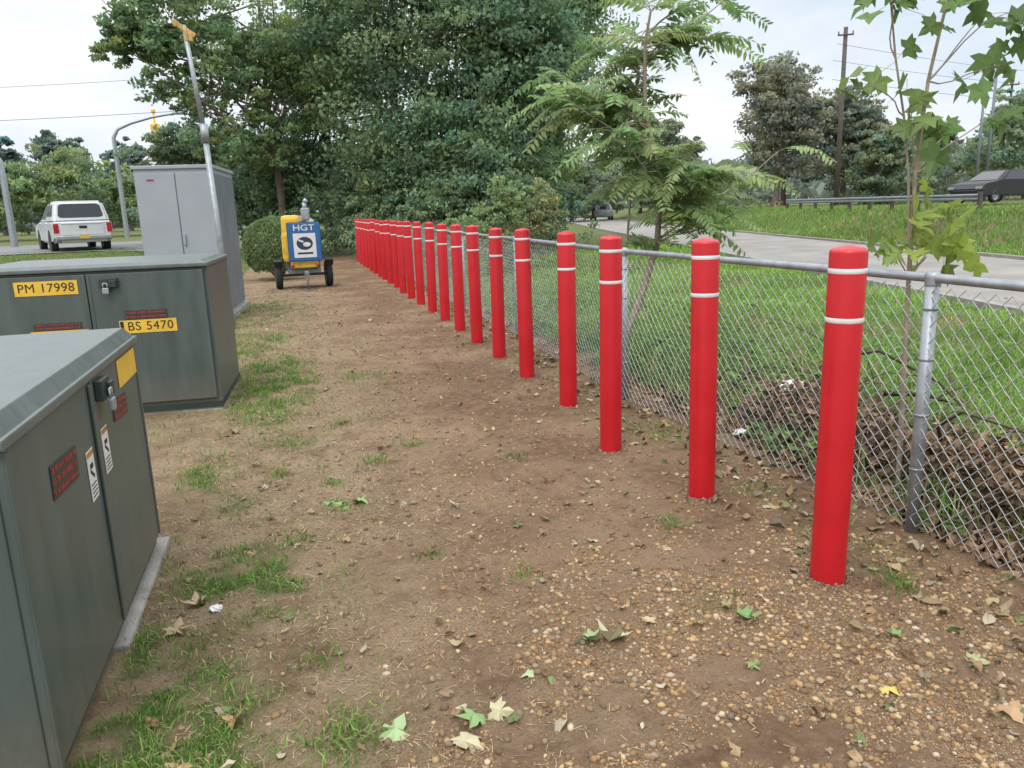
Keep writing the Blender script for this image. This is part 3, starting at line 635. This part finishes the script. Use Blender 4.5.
# ------------------------------------------------------------------ poles, lamps, wires
def upole(x,y,H,label,r=.16,metal=False,arms=1,group=None):
    e=empty('utility_pole',label,'utility pole',(x,y,h1(x,y)),R(-30),group)
    bb=B();bb.cyl((0,0,-.3),(0,0,H),r,r*.7);bb.obj('shaft',GREYD if metal else WOODP,e)
    for k in range(arms):
        bb=B();bb.box((0,-.12,H-.5-1.0*k),(1.0,.1,.10),.01);
        for xx in (-.45,.45): bb.cyl((xx,-.12,H-.44-k),(xx,-.12,H-.26-k),.04)
        bb.obj('cross_arm',WOODP,e)
    return e
upole(37,48,11.8,'tall dark wooden utility pole rising among the trees',.19)
upole(52,50,10.6,'slim grey metal pole with cross-arm beyond the guardrail',.13,True)
upole(49,48,8.6,'slim grey metal pole beyond the guardrail',.12,True)
upole(60,56,10,'slim wooden utility pole at the far tree line',.13)
def lamp(x,y,z,H,reach,label,sign=1):
    e=empty('street_lamp',label,'street lamp',(x,y,z))
    P=[(0,0,-.2),(0,0,H*.5),(0,0,H*.86),(.08*reach*sign,0,H*.93),(.3*reach*sign,0,H*.98),(.65*reach*sign,0,H*1.03),(reach*sign,0,H*1.06)]
    V,F=tubes([np.array(P)],[np.array([.16,.14,.12,.10,.09,.08,.07])],10);fast('mast',V,F,GALV,None,e,True)
    bb=B();bb.box((reach*sign+.3*sign,0,H*1.06),(.7,.25,.12),.04);bb.obj('lamp_head',GREYD,e);return e
lamp(-10.1,55,.4,7.1,3.6,'grey metal street lamp with a long curved arm')
lamp(-12.6,42,.35,4.6,-2.0,'grey metal street lamp at the edge of the lawn')
e=empty('traffic_signal','yellow traffic signal head on a mast over the side road','traffic light',(-8.6,62,.4))
bb=B();bb.cyl((0,0,0),(0,0,7.2),.07);bb.obj('mast',GALV,e)
bb=B();bb.box((0,-.15,7.0),(.6,.35,1.3),.08);bb.box((0,-.1,8.0),(.12,.1,.8),.01);bb.box((0,-.1,8.5),(.3,.2,.3),.1);bb.obj('housing',pm('signal_yellow',(.70,.43,.03),.4),e)
for k in range(3):
    bb=B();bb.cyl((0,-.33,6.6+.4*k),(0,-.44,6.6+.4*k),.12,.13);bb.obj('lens_hood',TAN,e)
def wire(p0,p1,sag,r,label):
    P=bend(p0,p1,24,0,sag);V,F=tubes([P],[np.full(24,r)],4);o=fast('overhead_wire',V,F,BLK);setl(o,label,'power line');return o
wire((-40,60,8.2),(-3,45,7.0),.5,.012,'thin black overhead wire crossing the pale sky')
wire((-40,61,9.8),(-4,50,9.4),.4,.010,'thin black overhead wire crossing the pale sky')
wire((36,47.5,11.4),(85,62,12.5),.8,.012,'black overhead wire strung from the wooden pole')
wire((36,47.8,10.4),(85,60,11.3),.9,.012,'black overhead wire strung from the wooden pole')
wire((36,47.8,9.2),(85,60,10.0),.9,.014,'black overhead wire strung from the wooden pole')
# ------------------------------------------------------------------ trees
DG=(.185,.27,.145);MG=(.22,.32,.14);LG=(.25,.33,.145)
tree('deciduous_tree','tall leafy tree with dark branches and an open spreading crown',(-.3,30),11.5,
 [(0,0,8.6,3.0,3,2.4),(-3.2,.3,8.4,2.1,2,1.5),(-2.0,0,6.2,2.2,2.2,1.5),(1.6,0,6.4,2.2,2.4,2.0),(-4.0,0,7.4,1.3,1.3,.8),(-.6,0,4.0,1.9,2,1.1)],36000,.175,(.205,.295,.135),1,.17,nbr=30,clump=.28,cl=60)
tree('deciduous_tree','large dense dark green tree behind the end of the bollard row',(3.9,28.5),12,
 [(0,0,5,2.6,2.6,2.8),(-.4,0,8.8,2.7,2.6,2.6),(.5,-.5,2.6,2.3,2.2,1.8),(1.2,0,10.5,2.2,2,1.8)],44000,.18,DG,2,.22,nbr=12,clump=.34)
tree('deciduous_tree','large dense blue-green tree in the middle of the tree belt',(6.6,26.5),12,
 [(0,0,4.6,2.4,2.4,2.6),(.2,0,8.2,2.8,2.6,2.8),(-.3,-.8,2.3,2.2,2,1.7),(1.4,-.3,6.4,1.8,2,2.0)],46000,.18,(.185,.28,.155),3,.22,nbr=12,clump=.34)
tree('deciduous_tree','tall green tree at the end of the belt beside the road',(9.6,29.5),11.5,
 [(0,0,5.4,1.9,2.2,2.6),(.2,0,8.8,2.6,2.5,2.4),(-.6,-.4,3.0,1.8,1.8,1.9),(1.6,0,9.8,1.5,1.6,1.2)],38000,.18,MG,4,.2,nbr=12,clump=.34)
tree('deciduous_tree','dark tree filling the back of the tree belt',(1.6,34),10,
 [(0,0,4,3.0,2.4,2.8),(0,0,7.4,2.6,2.4,2.2),(-2.4,0,2.6,2.0,2,1.8)],26000,.2,(.18,.255,.145),5,.2,nbr=12)
tree('deciduous_tree','dark tree filling the back of the tree belt',(-3.6,38),6.5,
 [(0,0,2.6,3.0,2.2,2.0),(-.3,0,4.2,2.2,2,1.4)],16000,.2,(.18,.25,.145),6,.16,nbr=12)
def shrub(label,loc,lobes,n,size,col,seed,name='shrub',H=None,clump=.3,flat=.7):
    H=H or max(l[2]+l[5] for l in lobes)*.8
    return tree(name,label,loc,H,lobes,n,size,col,seed,.035,cat='shrub',nbr=10,cl=40,clump=clump,flat=flat)
e=empty('round_bush','rounded clipped green bush beside the mixer','shrub',(-.42,19.6,h1(-.5,19.6)))
n=16000;d=rng.normal(size=(n,3));d/=np.linalg.norm(d,axis=1)[:,None];d[:,2]=np.where(d[:,2]<-.75,-d[:,2],d[:,2])
rr_=(1-.16*rng.uniform(0,1,n)**2)*(.94+.12*fbm(d[:,0]*4+9,d[:,2]*4+d[:,1]*3,201,3));C=d*rr_[:,None]*np.array([.76,.70,.74])+np.array([0,0,.76])
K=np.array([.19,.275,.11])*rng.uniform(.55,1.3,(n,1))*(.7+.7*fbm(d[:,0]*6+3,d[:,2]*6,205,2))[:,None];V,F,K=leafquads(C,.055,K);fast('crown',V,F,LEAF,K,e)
paths=[bend((rng.normal(0,.03),rng.normal(0,.03),0),(rng.normal(0,.35),rng.normal(0,.35),rng.uniform(.6,1.2)),6,.05) for _ in range(12)];V,F=tubes(paths,[np.linspace(.03,.006,6)]*12);fast('stems',V,F,BARK,None,e,True)
for k,(x,y,s) in enumerate([(2.9,26.6,1.1),(4.6,24.5,1.2),(1.2,29.5,1.4),(6.2,23.6,1.1),(8.2,26,1.2)]):
    shrub('dark undergrowth shrub at the foot of the trees',(x,y),[(0,0,.8*s,1.3*s,1.1*s,.9*s),(.5,0,1.5*s,.8*s,.8*s,.6*s)],7000,.13,DG,20+k)
shrub('yellow-green brushy shrub with seed heads behind the fence',(4.3,17.3),[(0,0,.9,.8,.8,.8),(.5,0,1.6,.5,.5,.5)],5200,.09,LG,31)
shrub('yellow-green brushy shrub with seed heads behind the fence',(5.4,18.6),[(0,0,.9,.8,.8,.8),(.4,0,1.5,.6,.5,.6)],5200,.09,(.26,.28,.13),32)
shrub('dense green weeds growing through the fence',(2.9,15.4),[(0,0,.6,.35,.9,.5),(.1,0,1.1,.25,.5,.3)],3500,.06,MG,33)
shrub('dense green weeds growing through the fence',(2.85,19.0),[(0,0,.7,.4,1.2,.6)],3500,.07,MG,34)
for k,(x,y,s,c) in enumerate([(-17.5,58,2.4,LG),(-14.4,60,2.8,(.24,.32,.15)),(-11.5,63,2.2,LG),(-20.5,62,2.4,MG),(-8.8,60,1.7,MG)]):
    shrub('pale green willow-like shrub beyond the side road',(x,y),[(0,0,1.1*s,1.0*s,1.0*s,.8*s),(.3,0,1.6*s,.7*s,.7*s,.5*s)],6000,.26,c,40+k,name='willow_shrub')
for k,(x,y,H) in enumerate([(-27,88,10),(-21.5,86,10.5),(-16,90,9.5),(-11,92,9),(-33,90,9)]):
    tree('dark_tree','dark green tree on the distant skyline',(x,y),H,[(0,0,H*.45,3.0,3,H*.3),(.6,0,H*.75,2.0,2,H*.18)],6000,.42,(.17,.225,.185),50+k,.2,nbr=8,cl=40,group='skyline trees')
for k,(x,y,H,c) in enumerate([(36,54,12.0,(.25,.26,.19)),(41,60,12.5,(.26,.255,.19)),(45,57,9.5,(.24,.27,.19)),(30,62,9.0,(.25,.30,.20)),(50,64,11,(.23,.26,.20))]):
    tree('deciduous_tree','brownish green tree beyond the road with early autumn colour',(x,y),H,[(0,0,H*.42,3.2,3,H*.28),(-.4,0,H*.74,2.6,2.5,H*.2),(1.8,0,H*.58,2.1,2,H*.18)],14000,.32,c,60+k,.22,nbr=12,cl=50,group='trees beyond the road')
HG=(.26,.32,.215)
for k,(x,y,H,c) in enumerate([(50,58,7.5,LG),(55,60,8.5,HG),(61,58,8.0,LG),(67,60,7,HG),(24.5,68,6.0,HG),(28,72,6.5,HG),(34,74,7,HG),(56,52,9.5,(.23,.30,.18)),(66,54,9,HG),(73,58,9,HG),(44,52,6.5,(.23,.29,.18))]):
    tree('deciduous_tree','low leafy tree in the hedge line beyond the road',(x,y),H,[(0,0,H*.38,3.4,3,H*.32),(.8,0,H*.7,2.2,2.2,H*.2)],7000,.34,c,80+k,.16,nbr=8,cl=40,group='trees beyond the road')
n=26000;an=rng.uniform(R(-45),R(80),n);rad=rng.uniform(125,165,n);zt=6.5+4*fbm(an*14,an*0,91,4)
z=rng.uniform(0,1,n)**.8*zt;C=np.stack([np.sin(an)*rad,np.cos(an)*rad,z],-1)
K=np.array([.23,.27,.225])*(.5+.9*vn(an*60,z*.5,5))[:,None]*rng.uniform(.7,1.3,(n,1));V,F,K=leafquads(C,1.7,K);o=fast('distant_woods',V,F,LEAF,K);o['kind']='stuff'
# ------------------------------------------------------------------ tree of heaven sapling
e=empty('sapling_tree','young sapling with feathery compound leaves leaning beside the fence','tree',(0,0,0))
tr=np.array([(2.70,6.35,-.05),(2.78,6.35,.35),(2.95,6.35,.75),(3.09,6.37,1.15),(3.13,6.4,1.5),(3.07,6.4,1.9),(2.99,6.42,2.35),(2.98,6.4,2.8),(3.03,6.4,3.05)])
paths=[tr];rad=[np.linspace(.038,.010,len(tr))];tr2=np.array([(2.74,6.30,0),(2.70,6.36,.35),(2.74,6.42,.75),(2.86,6.5,1.15),(2.92,6.55,1.6)]);paths.append(tr2);rad.append(np.linspace(.022,.008,5))
def frond(o,d,L):
    d=np.array(d,float);d/=np.linalg.norm(d);m=15;t=np.linspace(0,1,m);P=o+d*L*t[:,None];P[:,2]-=L*rng.uniform(.2,.55)*t**2.2
    paths.append(P);rad.append(np.linspace(.003,.001,m))
    Tn=np.gradient(P,axis=0);Tn/=np.linalg.norm(Tn,axis=1)[:,None];S=np.cross(Tn,[0,0,1.0]);S/=np.linalg.norm(S,axis=1)[:,None]+1e-9;Np=np.cross(S,Tn)
    rl=rng.normal(0,.35);S,Np=S*math.cos(rl)+Np*math.sin(rl),Np*math.cos(rl)-S*math.sin(rl)
    out=[]
    for i_ in range(2,m):
        ll=L*.22*(1-.5*abs(t[i_]-.4))*rng.uniform(.8,1.15)
        for sg in (-1,1):
            if rng.uniform()<.05: continue
            dd=S[i_]*sg*.85+Tn[i_]*rng.uniform(.3,.7)-Np[i_]*rng.uniform(-.05,.5);dd/=np.linalg.norm(dd);ww=np.cross(dd,Np[i_]);ww/=np.linalg.norm(ww);a0=P[i_]
            out.append([a0,a0+dd*ll*.3+ww*ll*.17,a0+dd*ll*.7+ww*ll*.12-Np[i_]*ll*.05,a0+dd*ll-Np[i_]*ll*.12,a0+dd*ll*.7-ww*ll*.12-Np[i_]*ll*.05,a0+dd*ll*.3-ww*ll*.17])
    return out
LQ=[];LC=[]
def addfr(o,d,L):
    base=np.array([.235,.355,.135])*rng.uniform(.65,1.2);base[0]*=rng.uniform(.85,1.25)
    q=frond(np.array(o),d,L);LQ.extend(q)
    for _ in q: LC.append(base*rng.uniform(.85,1.15))
for k in range(38):
    z=1.15+1.75*((k*.618)%1);i_=np.searchsorted(tr[:,2],z)-1;o=tr[i_]+(tr[min(i_+1,8)]-tr[i_])*min(1,((z-tr[i_,2])/(tr[min(i_+1,8),2]-tr[i_,2]+1e-6)))
    az=k*2.4+rng.normal(0,.5);L=rng.uniform(.3,.85)*(1.25-.3*abs(z-1.9))*(1.25 if math.cos(az)>.3 else .85);up=rng.uniform(.15,.7)
    en=o+np.array([math.cos(az)*L,math.sin(az)*L,L*up]);bp_=bend(o,en,6,.06);paths.append(bp_);rad.append(np.linspace(.009,.004,6))
    for q in range(9):
        s=bp_[min(5,1+q//2)];a2=az+rng.normal(0,1.1);addfr(s,(math.cos(a2),math.sin(a2),rng.uniform(-.3,1.0)),rng.uniform(.30,.55))
for k in range(12):
    a2=k*.7+rng.normal(0,.2);addfr(tr[-1-(k%2)],(math.cos(a2),math.sin(a2),rng.uniform(.3,1)),rng.uniform(.4,.6))
for k in range(14):
    a2=rng.uniform(0,6.28);addfr(tr2[-1-(k%2)],(math.cos(a2),math.sin(a2),rng.uniform(.0,.8)),rng.uniform(.35,.5))
V=np.array(LQ).reshape(-1,3);F=np.arange(len(V)).reshape(-1,6);fast('crown',V,F,LEAF,np.repeat(np.array(LC),6,0),e)
V,F=tubes(paths,rad,6);fast('trunk',V,F,BARKL,None,e,True)
# ------------------------------------------------------------------ maple sapling
e=empty('maple_sapling','thin maple sapling with sparse lobed green leaves by the fence','tree',(0,0,0))
m1=np.array([(2.88,3.12,-.05),(2.86,3.12,.5),(2.84,3.12,1.1),(2.83,3.12,1.6),(2.86,3.12,2.0),(2.93,3.12,2.35),(2.98,3.12,2.7)])
m2=np.array([(2.84,3.12,1.2),(2.82,3.13,1.4),(2.80,3.13,1.6),(2.76,3.14,1.85),(2.70,3.15,2.1),(2.64,3.15,2.4)])
paths=[m1,m2];rad=[np.linspace(.014,.005,7),np.linspace(.007,.004,6)]
PP=[];CC=[];SS=[]
G1=(.16,.26,.085);G2=(.27,.35,.065)
cl_=[((2.96,3.08,1.36),.14,18,G2,m1[2]),((2.86,3.1,1.24),.10,8,G2,m1[2]),((2.62,3.1,2.33),.13,8,G1,m2[4]),((3.3,3.15,2.08),.12,7,G1,m1[4]),((2.93,3.1,2.42),.17,12,G1,m1[5]),((3.12,3.1,2.28),.12,7,G1,m1[4]),((2.76,3.1,1.88),.11,6,(.19,.28,.09),m1[3]),((2.56,3.12,1.98),.09,5,(.19,.28,.09),m2[3]),((3.38,3.1,2.3),.12,6,G1,m1[4]),((2.6,3.0,1.28),.04,3,(.22,.31,.08),m1[2]),((3.28,3.1,1.88),.06,4,G1,m1[3]),((2.95,3.1,1.75),.08,4,G1,m1[3])]
for c,r_,k,col,o in cl_:
    c=np.array(c);paths.append(bend(o,c,6,.06));rad.append(np.linspace(.004,.002,6))
    for q in range(k):
        p=c+rng.normal(0,1,3)*r_*.7;paths.append(bend(c,p,4,.05));rad.append(np.full(4,.0011));PP.append(p);CC.append(np.array(col)*rng.uniform(.6,1.2));SS.append(rng.uniform(.085,.145))
PP=np.array(PP);n=len(PP);D=rng.normal(size=(n,3));D[:,2]=-np.abs(D[:,2])*.7-.2;D/=np.linalg.norm(D,axis=1)[:,None];NN=rng.normal(0,.7,(n,3));NN[:,2]+=.8;NN[:,1]-=.4
V,F,K=leaves3d(PP,D,NN,np.array(SS),np.array(CC),MP,.35);fast('crown',V,F,LEAF,K,e)
V,F=tubes(paths,rad,6);fast('trunk',V,F,BARKL,None,e,True)
# ------------------------------------------------------------------ brush pile
paths=[];rad=[]
for k in range(300):
    x=2.78+abs(rng.normal(0,.6));y=rng.uniform(1.9,5.2);a_=rng.uniform(0,6.28);L=rng.uniform(.2,1.0);z=h1(x,y)+abs(rng.normal(0,.13))*(1.4 if y<4.4 else .5)
    p0=np.array([x,y,z]);p1=p0+np.array([math.cos(a_)*L,math.sin(a_)*L,rng.normal(0,.3)*L]);p1[0]=max(p1[0],2.74);p1[2]=max(p1[2],.01)
    b5=bend(p0,p1,5,.14);r0=rng.uniform(.002,.006) if k%9 else rng.uniform(.012,.022);paths.append(b5);rad.append(np.linspace(r0,r0*.3,5))
V,F=tubes(paths,rad,5);cc=np.repeat(np.array([.11,.078,.055])*rng.uniform(.3,1.5,(len(paths),1)),25,0);o=fast('brush_pile',V,F,DRY,cc,None,True);setl(o,'tangled pile of dead branches on the ground behind the fence','brush pile');o['kind']='stuff'
n=8500;x=2.66+np.abs(rng.normal(0,.8,n));y=rng.uniform(1.8,6.6,n);litter('dead_leaf_litter',x,y,rng.uniform(.03,.09,n),np.array([.21,.135,.08])*rng.uniform(.3,1.6,(n,1)),OV,.8)
n=4600;x=2.85+np.abs(rng.normal(0,.5,n));y=rng.uniform(2.0,5.0,n);P=np.stack([x,y,hgt(x,y)+rng.uniform(0,.34,n)*ss(.38,.56,fbm(x*2,y*2,141,3))],-1)
D=rng.normal(size=(n,3));D/=np.linalg.norm(D,axis=1)[:,None];V,F,K=leaves3d(P,D,rng.normal(size=(n,3)),rng.uniform(.03,.08,n),np.array([.19,.125,.075])*rng.uniform(.3,1.6,(n,1)),OV,.8);o=fast('dead_leaf_heap',V,F,DRY,K);o['kind']='stuff'
n=15000;x=2.66+np.abs(rng.normal(0,1.5,n));y=rng.uniform(1.8,12,n);k=fbm(x*1.8,y*1.8,151,3)>.45;x,y=x[k],y[k];n=len(x)
P=np.stack([x,y,hgt(x,y)+rng.uniform(.02,.32,n)*ss(.42,.62,fbm(x*1.8,y*1.8,151,3))],-1);D=rng.normal(size=(n,3));D[:,2]*=.5;D/=np.linalg.norm(D,axis=1)[:,None];NN=rng.normal(0,.5,(n,3));NN[:,2]+=1
V,F,K=leaves3d(P,D,NN,rng.uniform(.03,.085,n),np.array([.16,.275,.07])*rng.uniform(.5,1.35,(n,1)),OV,.3);o=fast('leafy_weeds',V,F,LEAF,K);o['kind']='stuff'
n=12000;x=2.7+np.abs(rng.normal(0,1.8,n));y=rng.uniform(1.8,14,n);k=fbm(x*2.2,y*2.2,131,3)>.46;x,y=x[k],y[k];n=len(x)
blades('tall_weeds',x,y,rng.uniform(.12,.36,n),rng.uniform(.005,.011,n)*(1+y*.06),np.where(rng.uniform(0,1,(n,1))>.25,np.array([[.17,.29,.07]]),np.array([[.34,.27,.14]]))*rng.uniform(.6,1.3,(n,1)),.6)
for (x,y,s,lab) in ((3.50,4.9,.10,'crumpled white plastic bag lying in the brush'),(3.62,4.72,.06,'small crumpled white wrapper lying in the brush'),(2.72,4.32,.06,'crumpled white paper scrap at the foot of the fence'),(2.70,4.02,.035,'small white paper scrap among dead leaves'),(3.0,3.5,.045,'torn white packaging caught in dead leaves'),(-.42,3.0,.025,'small scrap of white paper on the grass')):
    t=bmesh.new();bmesh.ops.create_icosphere(t,subdivisions=3,radius=s)
    for v in t.verts: v.co*=rng.uniform(.65,1.2);v.co.z*=.5
    bb=B();bb.add(t);o=bb.obj('litter_scrap',WHT,None,(x,y,h1(x,y)+s*.3+(.10 if x>2.9 else 0)));setl(o,lab,'litter')
wx=[];wy=[]
for (a_,b_,m,s) in [(.62,4.9,60,.05),(.36,4.62,70,.06),(1.62,3.15,50,.04),(2.2,2.35,90,.06),(1.2,4.4,40,.04),(-.1,3.6,50,.05),(.45,3.2,30,.03),(.8,2.9,30,.04),(.02,2.05,160,.06),(-.05,2.5,60,.05),(2.25,3.4,80,.08),(2.3,4.6,90,.1),(.1,4.3,60,.04),(-.2,4.6,60,.04),(.2,5.6,60,.05)]:
    wx+=list(rng.normal(a_,s,m));wy+=list(rng.normal(b_,s,m))
wx=np.array(wx);wy=np.array(wy);blades('weed_tufts',wx,wy,rng.uniform(.02,.05,len(wx)),rng.uniform(.004,.009,len(wx)),gcol(len(wx),wx,wy),.9)
# ------------------------------------------------------------------ world, sun
SUN_EL,SUN_AZ=R(50),R(215)
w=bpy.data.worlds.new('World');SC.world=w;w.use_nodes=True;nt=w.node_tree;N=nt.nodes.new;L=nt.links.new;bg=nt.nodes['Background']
sky=N('ShaderNodeTexSky');sky.sky_type='NISHITA';sky.sun_disc=False;sky.sun_elevation=SUN_EL;sky.sun_rotation=SUN_AZ;sky.air_density=1.2;sky.dust_density=2
tc=N('ShaderNodeTexCoord');mp=N('ShaderNodeMapping');mp.inputs['Scale'].default_value=(1,1,2.6);L(tc.outputs['Generated'],mp.inputs[0])
nz=N('ShaderNodeTexNoise');nz.inputs['Scale'].default_value=2.2;nz.inputs['Detail'].default_value=7;nz.inputs['Roughness'].default_value=.55;L(mp.outputs[0],nz.inputs['Vector'])
cr=N('ShaderNodeValToRGB');cr.color_ramp.elements[0].position=.36;cr.color_ramp.elements[1].position=.58;cr.color_ramp.elements[0].color=(7.2,8.2,9.4,1);cr.color_ramp.elements[1].color=(10.6,10.7,10.9,1)
L(nz.outputs['Fac'],cr.inputs[0]);mx=N('ShaderNodeMix');mx.data_type='RGBA';mx.inputs[0].default_value=.9;L(sky.outputs[0],mx.inputs[6]);L(cr.outputs[0],mx.inputs[7])
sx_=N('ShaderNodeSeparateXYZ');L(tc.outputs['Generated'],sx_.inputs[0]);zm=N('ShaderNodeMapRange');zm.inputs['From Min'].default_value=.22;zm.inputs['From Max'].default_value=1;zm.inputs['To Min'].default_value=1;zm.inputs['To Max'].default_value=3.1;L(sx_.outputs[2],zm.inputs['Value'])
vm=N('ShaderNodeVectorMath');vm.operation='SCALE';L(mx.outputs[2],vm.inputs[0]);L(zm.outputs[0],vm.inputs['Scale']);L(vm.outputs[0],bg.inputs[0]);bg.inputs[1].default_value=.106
sl=bpy.data.lights.new('sun','SUN');sl.energy=1.5;sl.angle=R(18);sl.color=(1,.97,.92);so=bpy.data.objects.new('sun',sl);COL.objects.link(so)
d=Vector((math.sin(SUN_AZ)*math.cos(SUN_EL),math.cos(SUN_AZ)*math.cos(SUN_EL),math.sin(SUN_EL)));so.rotation_euler=d.to_track_quat('Z','Y').to_euler()
# ------------------------------------------------------------------ camera
cd=bpy.data.cameras.new('camera');cam=bpy.data.objects.new('camera',cd);COL.objects.link(cam);SC.camera=cam
cd.sensor_width=36;cd.lens=778/1024*36;cd.clip_end=2000;cd.clip_start=.05
cam.location=(0,0,1.5)
M=Matrix.Rotation(-R(15.13),4,'Z')@Matrix.Rotation(R(90-12.78),4,'X')@Matrix.Rotation(-R(1.93),4,'Z')
cam.rotation_euler=M.to_euler()
SC.view_settings.view_transform='Standard';SC.view_settings.look='None';SC.view_settings.exposure=0
